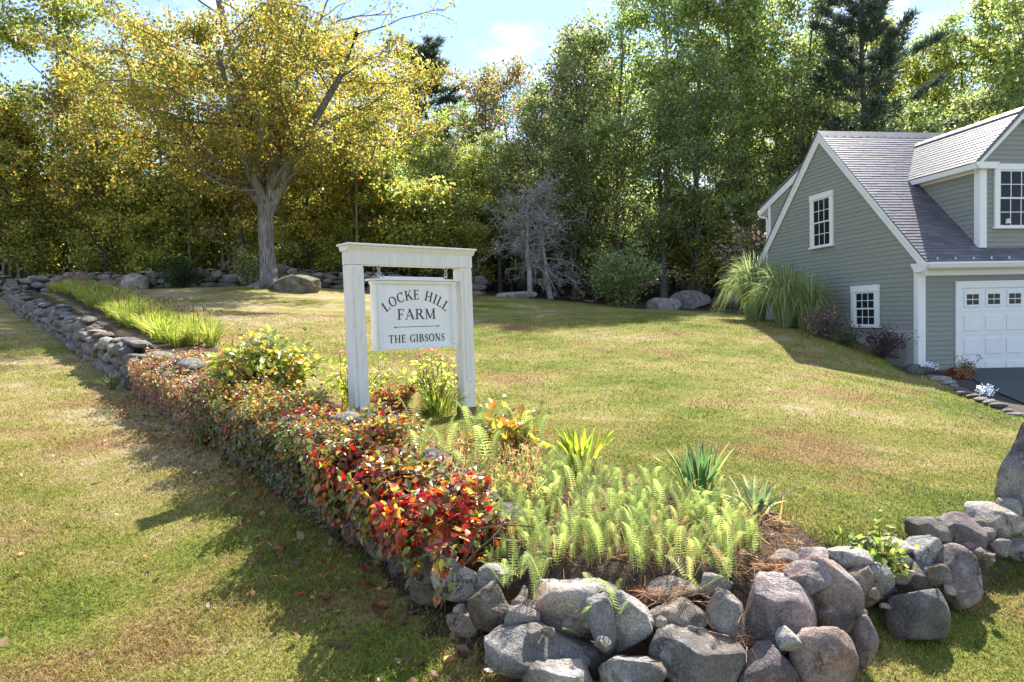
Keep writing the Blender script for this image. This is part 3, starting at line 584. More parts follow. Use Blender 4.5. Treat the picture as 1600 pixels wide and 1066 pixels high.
G_ = {
 'L': (.68, stem(.18) + [([(.2, TN / 2), (.66, TN / 2)], TN), tick(.64, .03, .28)]),
 'O': (.86, [arcp(.43, .5, .36, .47, 0, 360, 30)]), 'C': (.8, [arcp(.44, .5, .36, .47, 42, 318, 26), tick(.72, 1.0, .68)]),
 'K': (.86, stem(.18) + [([(.26, .4), (.7, .98)], TN), ([(.4, .58), (.78, .02)], TK), ser(.72, .975), ser(.78, .025)]),
 'E': (.7, stem(.18) + [([(.2, TN / 2), (.64, TN / 2)], TN), ([(.2, .52), (.5, .52)], TN), ([(.2, 1 - TN / 2), (.6, 1 - TN / 2)], TN), tick(.62, .03, .26), tick(.59, .97, .75), ([(.5, .42), (.5, .62)], .05)]),
 'F': (.66, stem(.18) + [([(.2, .5), (.5, .5)], TN), ([(.2, 1 - TN / 2), (.6, 1 - TN / 2)], TN), tick(.59, .97, .74), ([(.5, .4), (.5, .6)], .05)]),
 'H': (.96, stem(.18) + stem(.76) + [([(.2, .5), (.76, .5)], TN)]), 'I': (.38, stem(.19)),
 'A': (.86, [([(.1, .02), (.43, 1)], TN), ([(.4, 1), (.76, .02)], TK), ([(.2, .34), (.64, .34)], TN), ser(.1, .025), ser(.76, .025)]),
 'R': (.84, stem(.18) + [arcp(.34, .745, .28, .22, 90, -90, 14), ([(.2, .965), (.36, .965)], TN), ([(.2, .525), (.36, .525)], TN), ([(.42, .52), (.76, .02)], TK), ser(.78, .025, .1)]),
 'M': (1.1, stem(.17, wd=TN, s=.09) + [([(.17, .98), (.54, .08)], TK), ([(.54, .08), (.9, .98)], TN)] + stem(.9)),
 'T': (.78, stem(.39) + [([(.06, 1 - TN / 2), (.72, 1 - TN / 2)], TN), tick(.07, .97, .72), tick(.71, .97, .72)]),
 'G': (.86, [arcp(.44, .5, .36, .47, 42, 318, 26), tick(.72, 1.0, .7), ([(.7, .02), (.7, .42)], TK * .9), ser(.7, .41, .15)]),
 'B': (.76, stem(.18) + [arcp(.36, .75, .22, .22, 90, -90, 14), arcp(.38, .27, .28, .24, 90, -90, 14), ([(.2, .965), (.38, .965)], TN), ([(.2, .52), (.4, .52)], TN), ([(.2, .035), (.4, .035)], TN)]),
 'S': (.64, [(np.array([(.52, .74), (.47, .88), (.32, .96), (.17, .89), (.12, .75), (.2, .61), (.34, .51), (.48, .39), (.53, .25), (.46, .1), (.31, .035), (.15, .1), (.09, .26)]), np.array([.03, .06, .07, .1, .13, .16, .18, .16, .13, .1, .07, .06, .03])), tick(.53, .98, .72), tick(.09, .02, .28)]),
 'N': (.92, stem(.16, wd=TN, s=.1) + [([(.16, .98), (.74, .04)], TK)] + stem(.74, wd=TN, s=.1)), ' ': (.42, [])}
def lettering(parent, text, cx, cz, h, y, wide=1., arc=None, gap=.1):
    a = Acc(); tot = sum(G_[c][0] * wide + gap for c in text) - gap; x = -tot / 2 * h; k = 0
    for ch in text:
        wch = G_[ch][0] * wide * h
        for p, wd in G_[ch][1]:
            p = np.array(p, float); p[:, 0] *= wide; l, r_ = stroke(p, wd); k += 1; n_ = len(l)
            pts = np.concatenate([l, r_]) * h; px, pz = pts[:, 0] + x, pts[:, 1]
            if arc:
                mid = x + wch / 2; an = mid / arc; dx = px - mid; px = (arc + pz) * math.sin(an) + dx * math.cos(an); pz = (arc + pz) * math.cos(an) - dx * math.sin(an) - arc
            yy = y - .0015 - .00004 * k
            a.add(np.stack([cx + px, np.full(len(px), yy), cz + pz], -1), [[i, i + 1, n_ + i + 1, n_ + i] for i in range(n_ - 1)])
        x += wch + gap * h
    return a.obj('lettering', M['black'], parent)
cxs = (u0 + u1) / 2 + .0
lettering(hs, 'LOCKE HILL', cxs, .225, .12, -.0505, .97, .66, .1)['label'] = 'arched black letters reading LOCKE HILL'
lettering(hs, 'FARM', cxs, -.02, .13, -.0505, 1.15, None, .1)['label'] = 'black letters reading FARM'
lettering(hs, 'THE GIBSONS', cxs, -.30, .095, -.0505, .95, None, .1)['label'] = 'black letters reading THE GIBSONS'
a = Acc(); a.add(boxv(cxs - .3, cxs + .3, -.0525, -.0508, -.113, -.107), BOXQ)
for s in (-1, 1):
    a.add([(cxs + s * .34, -.0527, -.11), (cxs + s * .29, -.0527, -.1), (cxs + s * .30, -.0527, -.11), (cxs + s * .29, -.0527, -.12)], [[0, 1, 2, 3]])
a.obj('rule_line', M['black'], hs)

# ------------------------------------------------------------------ stones
import bmesh
def ico(sub):
    bm = bmesh.new(); bmesh.ops.create_icosphere(bm, subdivisions=sub, radius=1); V = np.array([v.co[:] for v in bm.verts]); F = np.array([[v.index for v in f.verts] for f in bm.faces]); bm.free(); return V, F
ICO = {k: ico(k) for k in (2, 3, 4)}
def smooth_noise(V, rng, k, amp, fr):
    o = np.zeros(len(V))
    for _ in range(k):
        d = unit(rng.standard_normal(3)) * fr * rng.uniform(.6, 1.5); o += np.sin(V @ d + rng.uniform(0, 6.28))
    return amp * o / math.sqrt(k)
def rock(rng, sub=3, planes=13, sharp=.7):
    V, F = ICO[sub]; V = V.copy()
    for q_ in range(planes):
        n_ = unit(rng.standard_normal(3) * (.35 if q_ < 2 else 1) + np.array([0, 0, 1.2 if q_ == 0 else 0]) + np.array([0, -1.2 if q_ == 1 else 0, 0])); dd = rng.uniform(sharp * .8, sharp * 1.2); h = V @ n_; over = np.maximum(h - dd, 0); V -= n_ * (over * (.995 if q_ < 2 else .985))[:, None]
    r_ = 1 + smooth_noise(V, rng, 6, .03, 4) + smooth_noise(V, rng, 8, .016, 11) + (smooth_noise(V, rng, 10, .007, 24) if sub > 3 else 0)
    V *= r_[:, None]; V += .045 * np.round(smooth_noise(V, rng, 5, 1.1, 3.2))[:, None] * unit(rng.standard_normal(3))[None] * (sub > 3); e = np.abs(V).max(0); return V / e, F
RR = np.random.default_rng(11); ROCKS = [rock(RR, 2) for _ in range(14)]
def rot(rng, a=1.):
    from mathutils import Euler
    return np.array(Euler((rng.uniform(-a, a), rng.uniform(-a, a), rng.uniform(-pi, pi))).to_matrix())
RM = {}
def rock_mesh(i, mat):
    if (i, mat.name) not in RM: RM[(i, mat.name)] = meshnp('stone', ROCKS[i][0], [ROCKS[i][1]], mat, None, True)
    return RM[(i, mat.name)]
def build_wall(wallobj, specs, mats, nmax=300):
    """specs: (x, y, z, sx, sy, sz, yaw, tilt); the largest in view become objects, the rest one mesh"""
    rng = np.random.default_rng(len(specs)); app = np.array([s[3] / math.hypot(s[0], s[1]) for s in specs]); order = np.argsort(-app); rest = Acc(); from_ = wallobj.location
    for q, k in enumerate(order):
        x, y, z, sx, sy, sz, yaw, tl = specs[k]; i = int(rng.integers(len(ROCKS))); mt = mats[int(rng.integers(len(mats)))]
        if q < nmax:
            o = bpy.data.objects.new('stone', rock_mesh(i, mt)); link(o, wallobj); o.location = (x - from_[0], y - from_[1], z - from_[2]); o.scale = (sx / 2, sy / 2, sz / 2); o.rotation_euler = (tl, rng.uniform(-.15, .15), yaw + pi * int(rng.integers(2)))
        else:
            c_, s_ = cos(yaw), sin(yaw); V = ROCKS[i][0] * np.array([sx / 2, sy / 2, sz / 2]); V = np.stack([V[:, 0] * c_ - V[:, 1] * s_, V[:, 0] * s_ + V[:, 1] * c_, V[:, 2]], -1) + np.array([x, y, z]) - np.array(from_[:]); rest.add(V, None, ROCKS[i][1])
    if rest.n: rest.obj('small_stones', mats[0], wallobj, True)['kind'] = 'stuff'
def wall_specs(path, height, thick, seed, smin=.24, smax=.5, courses=4, y_far=99):
    rng = np.random.default_rng(seed); P = np.array(path, float); seg = np.hypot(*np.diff(P, axis=0).T); cum = np.concatenate([[0], np.cumsum(seg)]); Lt = cum[-1]; out = []
    def at(s):
        k = min(np.searchsorted(cum, s, side='right') - 1, len(seg) - 1); t = (s - cum[k]) / seg[k]; p = P[k] + t * (P[k + 1] - P[k]); d = (P[k + 1] - P[k]) / seg[k]; return p, d
    for side in (-1, 1):
        for c_ in range(courses):
            s = rng.uniform(0, .3)
            while s < Lt:
                wd = rng.uniform(smin, smax) * (1.15 if c_ == 0 else .95); p, d = at(min(s + wd / 2, Lt - .01)); nn = np.array([-d[1], d[0]]); hh = height * (1 + .12 * math.sin(s * 1.3) + .08 * math.sin(s * 3.7))
                off = side * (thick / 2 - .06 + .05 * (courses - c_) / courses) + rng.uniform(-.05, .05); q = p + nn * off; zb = gz(*(p - nn * (thick / 2 + .25))) if side < 0 else gz(*(p - nn * (thick / 2 + .25)))
                ch = hh / courses; z = zb + ch * (c_ + .45) + rng.uniform(-.03, .03)
                out.append((q[0], q[1], z, wd * 1.12, rng.uniform(.26, .4), ch * rng.uniform(1.0, 1.6), math.atan2(d[1], d[0]) + rng.uniform(-.2, .2), rng.uniform(-.2, .2))); s += wd
    s = 0
    while s < Lt - (7.5 if thick < .6 else 0):                                   # flat capping stones across the top
        wd = rng.uniform(.35, .7); p, d = at(min(s + wd / 2, Lt - .01)); nn = np.array([-d[1], d[0]]); hh = height * (1 + .12 * math.sin(s * 1.3) + .08 * math.sin(s * 3.7)); zb = gz(*(p - nn * (thick / 2 + .25)))
        out.append((p[0] + rng.uniform(-.06, .06), p[1] + rng.uniform(-.06, .06), zb + hh * rng.uniform(.94, 1.1), wd * 1.1, thick * rng.uniform(.7, 1.1), rng.uniform(.12, .24), math.atan2(d[1], d[0]) + rng.uniform(-.4, .4), rng.uniform(-.12, .12))); s += wd * .92
    return out
lw = thing('stone_wall', 'long dry stone wall of grey fieldstones running down the side lawn, vines on its lower end', 'stone wall', (-6.15, 11.85, gz(-6.15, 11.6)))
build_wall(lw, wall_specs([(-24, 33), (-15, 22.3), (-6.15, 11.85), (-3.6, 8.7), (-1.6, 6.2), (-.55, 4.75), (-.3, 4.4)], .6, .55, 3, .22, .5, 3), [M['stone_wall'], M['stone_wall'], M['stone'], M['stone_light'], M['stone_warm']])
bw = thing('stone_wall', 'rough wall of large dark fieldstones along the edge of the woods', 'stone wall', (-14, 33.3, gz(-14, 33)))
build_wall(bw, wall_specs([(-32, 34.4), (-24, 33.4), (-15, 33.2), (-6, 33.6), (-1.5, 35.2)], .85, .8, 8, .45, 1.05, 3), [M['stone'], M['stone_dark'], M['stone_moss'], M['stone_wall']], 200)
# boulders of the retaining wall at the corner: x, y, z, width, height, kind
cw_ = thing('stone_wall', 'low retaining wall of rounded boulders in front of the fern bed', 'stone wall', (1.1, 3.6, -1.9))
BO = [(-.36, 4.0, -1.56, .34, .22, 'l'), (-.16, 3.75, -1.63, .24, .3, 'w'), (.08, 3.45, -1.72, .55, .25, 's'), (.02, 3.55, -1.59, .18, .15, 's'), (.07, 3.36, -1.6, .08, .065, 's'), (.145, 3.37, -1.59, .07, .055, 's'), (.28, 3.65, -1.58, .40, .3, 's'), (.42, 3.48, -1.59, .16, .32, 'd'),
 (.59, 3.55, -1.64, .27, .35, 's'), (.21, 3.28, -1.79, .38, .24, 's'), (.54, 3.28, -1.78, .35, .24, 's'), (.86, 3.6, -1.64, .32, .2, 's'), (.9, 3.4, -1.74, .46, .28, 's'), (1.14, 3.62, -1.69, .25, .38, 's'), (1.38, 3.65, -1.66, .42, .47, 'p'), (1.24, 3.33, -1.82, .33, .28, 'p'), (1.52, 3.35, -1.76, .31, .36, 'p'),
 (1.59, 3.70, -1.48, .25, .17, 'p'), (1.77, 3.78, -1.61, .3, .47, 'p'), (1.57, 4.02, -1.53, .22, .2, 's'), (1.78, 4.05, -1.51, .22, .2, 'p'), (2.02, 4.1, -1.52, .26, .12, 'l'), (2.03, 4.0, -1.65, .24, .25, 'w'), (2.34, 3.95, -1.82, .31, .33, 'd'), (2.75, 4.25, -1.71, .31, .4, 'p'), (2.49, 4.27, -1.72, .34, .25, 'd'),
 (2.24, 4.35, -1.54, .17, .14, 's'), (2.42, 4.35, -1.57, .27, .15, 'l'), (2.63, 4.35, -1.59, .25, .24, 'l'), (2.81, 4.6, -1.53, .3, .22, 's'), (3.03, 4.65, -1.58, .4, .29, 'p'), (3.48, 4.95, -1.57, .42, .25, 's'), (1.86, 3.6, -1.8, .12, .28, 'p'), (.85, 3.85, -1.60, .32, .14, 's'), (1.11, 3.8, -1.55, .18, .16, 's'),
 (.17, 3.8, -1.55, .16, .16, 'l'), (3.37, 4.72, -1.7, .17, .13, 's'), (3.65, 4.88, -1.78, .25, .14, 's'), (3.11, 4.52, -1.7, .18, .12, 'd'), (2.61, 4.18, -1.68, .15, .15, 'w'), (2.17, 4.05, -1.64, .16, .2, 's'), (-.14, 3.9, -1.52, .2, .17, 's'), (.42, 3.85, -1.58, .3, .13, 's'), (2.46, 4.28, -1.62, .12, .09, 'l'), (3.68, 5.05, -1.52, .2, .16, 'l'),
 (-.02, 3.78, -1.75, .3, .24, 'd'), (.35, 3.55, -1.82, .35, .22, 'd'), (1.0, 3.62, -1.84, .35, .25, 'd'), (1.5, 3.6, -1.87, .35, .25, 'd'), (-.3, 3.85, -1.74, .22, .18, 'w'), (-.55, 4.35, -1.68, .3, .24, 'w'), (-.8, 4.75, -1.66, .3, .25, 's'), (2.2, 4.2, -1.78, .3, .2, 'd'), (2.85, 4.5, -1.72, .28, .22, 'd'), (3.3, 4.85, -1.66, .3, .2, 's')]
SHAPE = {2: (.15, .8), 7: (.05, .62)}
KM = {'l': 'stone_light', 'w': 'stone_warm', 's': 'stone', 'd': 'stone_dark', 'p': 'stone_purple'}
for k, (x, y, z, wd, ht, kd) in enumerate(BO):
    rg = np.random.default_rng(100 + k); V, F = rock(rg, 4, int(rg.integers(10, 17)), .72)
    dep = .8 * wd if ht < wd * 1.4 else .9 * wd; dep = max(dep, .6 * ht)
    a_ = rg.uniform(-.16, .16); V = V * np.array([wd, dep, ht]) * .53
    V = np.stack([V[:, 0] * cos(a_) - V[:, 2] * sin(a_), V[:, 1], V[:, 0] * sin(a_) + V[:, 2] * cos(a_)], -1)
    o = link(bpy.data.objects.new('stone', meshnp('stone', V, [F], M[KM[kd]], None, True)), cw_); o.location = (x - 1.1, y - 3.6, z + 1.9)
rg = np.random.default_rng(404)                              # small angular stones wedged between the boulders
for k in range(60):
    f = rg.random(); x = -.35 + 4.1 * f; y = np.interp(x, [-.4, 0, .6, 1.3, 1.9, 2.6, 3.2, 3.8], [4.0, 3.62, 3.52, 3.55, 3.85, 4.25, 4.6, 5.0]) + rg.normal(0, .1); s = rg.uniform(.05, .13); zt = np.interp(x, [-.4, 0, 1.6, 2.2, 3.8], [-1.6, -1.62, -1.6, -1.66, -1.66]) + rg.uniform(-.16, .06)
    V, F = rock(rg, 3, 16, .62); V = V * np.array([s, s * rg.uniform(.6, 1), s * rg.uniform(.45, .9)]) * .6; o = link(bpy.data.objects.new('stone', meshnp('stone', V, [F], M[['stone_light', 'stone', 'stone_warm', 'stone_purple'][k % 4]], None, True)), cw_); o.location = (x - 1.1, y - 3.6, max(zt, gz(x, y) + .02) + 1.9); o.rotation_euler = (rg.uniform(-.5, .5), rg.uniform(-.5, .5), rg.uniform(0, 6))
# standing stone at the gate
rg = np.random.default_rng(64); V, F = rock(rg, 4, 22, .8); zz = V[:, 2]; V[:, 0] *= .24 * (1 - .3 * zz); V[:, 1] *= .17; V[:, 0] += .15 * (zz + .2) + .07 * np.clip(zz, 0, 1) ** 2; V[:, 2] = zz * .57
o = tag(link(bpy.data.objects.new('standing_stone', meshnp('standing_stone', V, [F], M['stone_dark'], None, True))), 'tall upright granite slab standing at the end of the low boulder wall', 'stone'); o.location = (3.97, 5.2, -1.16); o.data.materials[0] = M['stone']
for nm, (x, y), (sx, sy, sz), mt, lab in (('boulder', (-8.7, 28.2), (2.1, 1.4, 1.05), 'stone_moss', 'rounded lichen-spotted boulder at the foot of the old maple'), ('boulder', (7.15, 32.2), (1.7, 1.0, .85), 'stone_light', 'pale rounded boulder at the lawn edge by the leafy shrub'),
    ('boulder', (.15, 34.4), (2.4, 1.1, .5), 'stone', 'low flat rock in front of the grey bare tree'), ('boulder', (9.0, 34.5), (2.2, 1.6, 1.25), 'stone_dark', 'big dark boulder in the shade behind the pale one'), ('boulder', (11.0, 34.2), (2.0, 1.6, 1.1), 'stone_moss', 'mossy dark boulder in the shade near the ornamental grass'),
    ('boulder', (-9.6, 28.6), (.9, .8, .5), 'stone_dark', 'small dark rock between the maple roots'), ('boulder', (-12.3, 32.6), (1.3, 1, .7), 'stone_moss', 'rounded mossy rock before the far wall left of the maple'),
    ('boulder', (-17.9, 32.5), (1.6, 1.2, 1.25), 'stone', 'tall pointed grey boulder against the far wall'), ('boulder', (-20.5, 32.4), (1.4, 1.0, 1.1), 'stone_dark', 'round grey boulder against the far wall')):
    rg = np.random.default_rng(int(abs(x) * 31)); V, F = rock(rg, 4, 9, .75); V *= np.array([sx, sy, sz]) / 2
    o = tag(link(bpy.data.objects.new(nm, meshnp(nm, V, [F], M[mt], None, True))), lab, 'boulder'); o.location = (x, y, gz(x, y) + sz * .22)
# driveway edging stones, each its own small rock
ed = [(9.0, 14.62), (8.85, 14.1), (8.7, 13.6), (8.55, 13.2), (8.42, 12.82), (8.3, 12.45), (8.22, 12.15), (8.15, 11.85), (8.1, 11.55), (8.03, 11.25), (7.97, 10.95), (7.92, 10.65)]
et = thing('stone_edging', 'row of small flat stones edging the mulch bed by the driveway', 'edging', (8.5, 13, -1.8))
for k, (x, y) in enumerate(ed):
    o = link(bpy.data.objects.new('stone', rock_mesh(k % 14, M['stone_light'] if k in (1, 2) else M['stone'])), et); o.location = (x - 8.5, y - 13, gz(x, y) + .02 + 1.8); s = (.42, .3) if k in (1, 2) else (.3, .2); o.scale = (s[0] / 2, s[1] / 2, .08 if k in (1, 2) else .055); o.rotation_euler = (0, 0, RR.uniform(0, 3))
for k, (x, y) in enumerate([(9.08, 15.5), (8.95, 15.2), (9.12, 15.05), (8.85, 14.9)]):
    o = link(bpy.data.objects.new('stone', rock_mesh(k, M['stone_dark'])), et); o.location = (x - 8.5, y - 13, gz(x, y) + .06 + 1.8); o.scale = (.2, .16, .13); o.rotation_euler = (0, 0, k)

# ------------------------------------------------------------------ trees
def grow_limb(rng, p0, d0, ln, up=.25, wob=.22, n=6):
    """a branch as a polyline that wanders and turns towards the light"""
    p = [np.array(p0, float)]; d = unit(np.array(d0, float))
    for _ in range(n - 1):
        d = unit(d + wob * rng.standard_normal(3) + np.array([0, 0, up * .3])); p.append(p[-1] + d * ln / (n - 1))
    return np.array(p)
def leaves(rng, anchors, per, spread, size, cols, wts, flat=.6, upb=.7, clump_tint=.28):
    A = np.repeat(anchors, per, 0); ct = np.repeat(1 + clump_tint * rng.standard_normal((len(anchors), 1)), per, 0); sp = np.repeat(spread * rng.uniform(.6, 1.35, (len(anchors), 1)), per, 0)
    P = A + rng.standard_normal((len(A), 3)) * sp * np.array([1, 1, flat]); nrm = rng.standard_normal((len(A), 3)) + np.array([0, 0, upb]); R_ = frames(nrm, rng.standard_normal((len(A), 3)))
    return scatter(LEAF_Q, LEAF_QF, P, R_, size * rng.uniform(.65, 1.35, len(A)), np.clip(pal(rng, len(A), cols, wts) * ct, .004, .8))
def tree_mesh(rng, H, r0, lo, L0, nl, shape, cols, wts, per=16, spread=.34, size=.185, sub=5, up=.5, trunk_mat='bark', lean=.0, leafmat='leaf', tilt=(15, 55), crooked=.02):
    tr = Acc(); n = 10; z = np.linspace(0, H * .97, n); wob = np.cumsum(rng.standard_normal((n, 2)), 0) * crooked * H / n * 3; wob[0] = 0
    T = np.stack([wob[:, 0] + lean * z, wob[:, 1], z], -1); T[0, 2] = -.4; rad = r0 * (1 - z / H) ** .8 + .015; rad[0] *= 1.35; tr.add(*tube(T, rad, 9)); anc = []
    for k in range(nl):
        h = lo + (.97 - lo) * ((k + rng.uniform(0, 1)) / nl); az = k * 2.4 + rng.uniform(-.5, .5); ln = L0 * shape((h - lo) / (1 - lo)) * rng.uniform(.7, 1.2); el = radians(rng.uniform(*tilt)); p0 = np.array([np.interp(h * H, z, T[:, 0]), np.interp(h * H, z, T[:, 1]), h * H])
        P = grow_limb(rng, p0, (cos(az) * cos(el), sin(az) * cos(el), sin(el)), ln, up); rb = max(.02, r0 * (1 - h) ** .7 * .45); tr.add(*tube(P, np.linspace(rb, .012, len(P)), 5))
        for q in range(sub):
            f = rng.uniform(.3, 1); i = min(int(f * (len(P) - 1)), len(P) - 2); b0 = P[i] + (P[i + 1] - P[i]) * (f * (len(P) - 1) - i); d = unit(P[i + 1] - P[i]) + .9 * rng.standard_normal(3) * np.array([1, 1, .6]); B = grow_limb(rng, b0, d, ln * rng.uniform(.22, .42), up, .25, 4); tr.add(*tube(B, np.linspace(rb * .4, .008, 4), 3)); anc += [B[-1], B[2], B[1] * .5 + B[2] * .5]
        anc += [P[-1], P[-2], P[-1] * .5 + P[-2] * .5]
    anc.append(T[-1]); anc.append(T[-1] + [0, 0, .3]); cr = Acc(); V, F, c_ = leaves(rng, np.array(anc), per, spread, size, cols, wts); cr.add(V, F, None, c_)
    return tr.mesh('trunk', M[trunk_mat], True), cr.mesh('crown', M[leafmat])
dome = lambda t: math.sqrt(max(.02, 1 - (1.75 * t - .75) ** 2 if t > .43 else 1 - (.9 * (t - .43)) ** 2)) * (1 - .15 * t)
cone = lambda t: 1.05 - .85 * t
GR = [(.12, .165, .055), (.18, .235, .075), (.275, .31, .1), (.4, .39, .14)]; YE = [(.2, .23, .055), (.31, .31, .07), (.42, .37, .075), (.5, .36, .08), (.48, .24, .08)]
RT = np.random.default_rng(21); PROTO = {}
PROTO['green'] = [tree_mesh(RT, 16, .19, .16, 4.2, 30, dome, GR, [3, 4, 3, 1]) for _ in range(2)]
PROTO['dark'] = [tree_mesh(RT, 15, .2, .1, 4.3, 34, dome, [(.095, .135, .05), (.15, .195, .07), (.23, .26, .095), (.34, .33, .13)], [3, 4, 3, 1]) for _ in range(2)]
PROTO['yellow'] = [tree_mesh(RT, 13, .125, .14, 4.1, 30, dome, YE, [3, 4, 3.4, 2.2, 1.2], 12, .34, .185) for _ in range(2)]
PROTO['orange'] = [tree_mesh(RT, 13, .16, .12, 4.0, 28, dome, [(.1, .13, .045), (.16, .18, .06), (.28, .21, .08), (.34, .17, .08), (.28, .12, .07)], [3, 4, 2.5, 1.4, 1])]
PROTO['light'] = [tree_mesh(RT, 15, .17, .2, 3.6, 26, dome, [(.13, .165, .035), (.21, .24, .055), (.30, .31, .08), (.4, .34, .08)], [3, 4, 3, .8], 22, .36, .19)]
PROTO['tall'] = [tree_mesh(RT, 22, .2, .3, 3.6, 30, dome, GR, [2, 4, 3, 1.5], 22, .42, .21, 5, .8, 'bark_grey', .01, tilt=(35, 70)) for _ in range(2)]
PROTO['sapling'] = [tree_mesh(RT, 8, .065, .34, 1.9, 14, dome, [(.09, .12, .025), (.17, .2, .04), (.3, .27, .05), (.36, .24, .04)], [3, 4, 2, 1], 16, .26, .15, 4, .5, 'bark_pale', .03) for _ in range(2)]
PROTO['brush'] = [tree_mesh(RT, 4.5, .045, .06, 2.1, 20, dome, [(.15, .19, .05), (.25, .28, .07), (.38, .36, .09), (.46, .3, .08)], [4, 4, 2.4, 1], 14, .3, .15, 5, .5) for _ in range(2)]
PROTO['under'] = [tree_mesh(RT, 4.5, .06, .05, 2.0, 18, dome, [(.08, .115, .035), (.13, .165, .05), (.2, .22, .065), (.3, .28, .09)], [3, 4, 2, 1], 17, .3, .15, 5, .5) for _ in range(2)]
def pine_mesh(rng, H, r0, lo, L0, droop=.1, per=13, size=.32):
    tr = Acc(); z = np.linspace(0, H, 9); T = np.stack([.1 * np.sin(z * .5), .08 * np.cos(z * .7), z], -1); T[0, 2] = -.4; tr.add(*tube(T, r0 * (1 - z / H * .95) + .01, 9)); pos, dirs = [], []
    h = lo * H
    while h < H * .985:
        t = (h - lo * H) / (H * (1 - lo)); nb = int(rng.integers(4, 7)); a0 = rng.uniform(0, 6.28)
        for k in range(nb):
            az = a0 + k * 6.28 / nb + rng.uniform(-.35, .35); ln = L0 * (1.06 - t) ** .5 * rng.uniform(.4, 1.2); el = -.12 + .75 * t + rng.uniform(-.12, .12)
            p0 = np.array([0, 0, h]); P = grow_limb(rng, p0, (cos(az) * cos(el), sin(az) * cos(el), sin(el)), ln, .35, .12, 6); tr.add(*tube(P, np.linspace(max(.02, r0 * .25 * (1 - t)), .01, 6), 4))
            m = max(7, int(ln * 6.5))
            for q in range(m):
                f = rng.uniform(.28, 1.0); i = min(int(f * 5), 4); b0 = P[i] + (P[i + 1] - P[i]) * (f * 5 - i); d = unit(P[i + 1] - P[i]); sd_ = unit(np.cross(d, [0, 0, 1])) * rng.choice([-1, 1]); tw = unit(d * .8 + sd_ * rng.uniform(.3, 1) + np.array([0, 0, rng.uniform(.0, .35)])); tl = ln * rng.uniform(.1, .24) * (1.15 - f)
                for g_ in (.35, .7, 1): pos.append(b0 + tw * tl * g_ * 1.6); dirs.append(tw)
        h += H * rng.uniform(.028, .045)
    P = np.repeat(np.array(pos), per, 0); D = unit(np.repeat(np.array(dirs), per, 0) + .75 * rng.standard_normal((len(P), 3)) + np.array([0, 0, .35])); P = P + .1 * rng.standard_normal(P.shape)
    NT = np.array([[-.085, 0, 0], [.085, 0, 0], [0, 1, 0]]); V, F, c_ = scatter(NT, np.array([[0, 1, 2]]), P, frames(rng.standard_normal(P.shape), D), size * rng.uniform(.6, 1.3, len(P)), pal(rng, len(P), [(.05, .08, .055), (.08, .115, .075), (.12, .155, .1)], [3, 4, 2])); cr = Acc(); cr.add(V, None, F, c_)
    return tr.mesh('trunk', M['bark'], True), cr.mesh('crown', M['needle'])
PROTO['pine'] = [pine_mesh(RT, 22, .28, .16, 4.6, per=11, size=.34)]
PROTO['pine_top'] = [pine_mesh(RT, 20, .25, .35, 3.6, per=10, size=.42)]
LAB = {'green': ('maple_tree', 'mid green leafy tree', 'green trees'), 'dark': ('broadleaf_tree', 'dense dark green tree', 'dark trees'), 'yellow': ('maple_tree', 'yellow-turning maple', 'yellow maples'), 'orange': ('maple_tree', 'green tree with rusty turning top', 'rusty trees'),
 'light': ('ash_tree', 'pale yellow-green open-crowned tree', 'pale trees'), 'tall': ('tall_tree', 'tall thin grey-stemmed tree', 'tall trees'), 'sapling': ('sapling', 'slender pale-stemmed sapling', 'saplings'), 'under': ('understory_bush', 'low dark leafy bush', 'bushes'), 'brush': ('understory_bush', 'yellow-green leafy young growth', 'young growth'),
 'pine': ('pine_tree', 'big dark white pine rising behind the garage roof', None), 'pine_top': ('pine_tree', 'lone dark pine whose top stands out against the sky', None)}
HT = {'green': 16, 'dark': 15, 'yellow': 13, 'orange': 13, 'light': 15, 'tall': 22, 'sapling': 8, 'under': 4.5, 'brush': 4.5, 'pine': 22, 'pine_top': 20}
def where(x, y):
    u = x / y * 38
    a = 'past the far end of the long wall' if u < -20 else 'behind the old maple' if u < -6 else 'behind the grey bare tree' if u < 2 else 'behind the rounded lawn shrub' if u < 8 else 'behind the shaded boulders' if u < 15 else 'behind the garage'
    return a + (', deep in the wood' if y > 46 else '')
def plant_tree(kind, x, y, H, rz, wide=1., label=None):
    tm, cm = PROTO[kind][int(abs(x * 13 + y * 7)) % len(PROTO[kind])]; nm, lb, gp = LAB[kind]
    if gp: lb = lb + ' ' + where(x, y); gp = gp + ' ' + where(x, y)
    t = thing(nm, label or lb, 'bush' if kind in ('under', 'brush') else 'sapling' if kind == 'sapling' else 'tree', (x, y, gz(x, y)), rz, None if label else gp); s = H / HT[kind]; sw = s ** .7 * wide; t.scale = (sw, sw, s)
    link(bpy.data.objects.new('trunk', tm), t); link(bpy.data.objects.new('crown', cm), t); return t
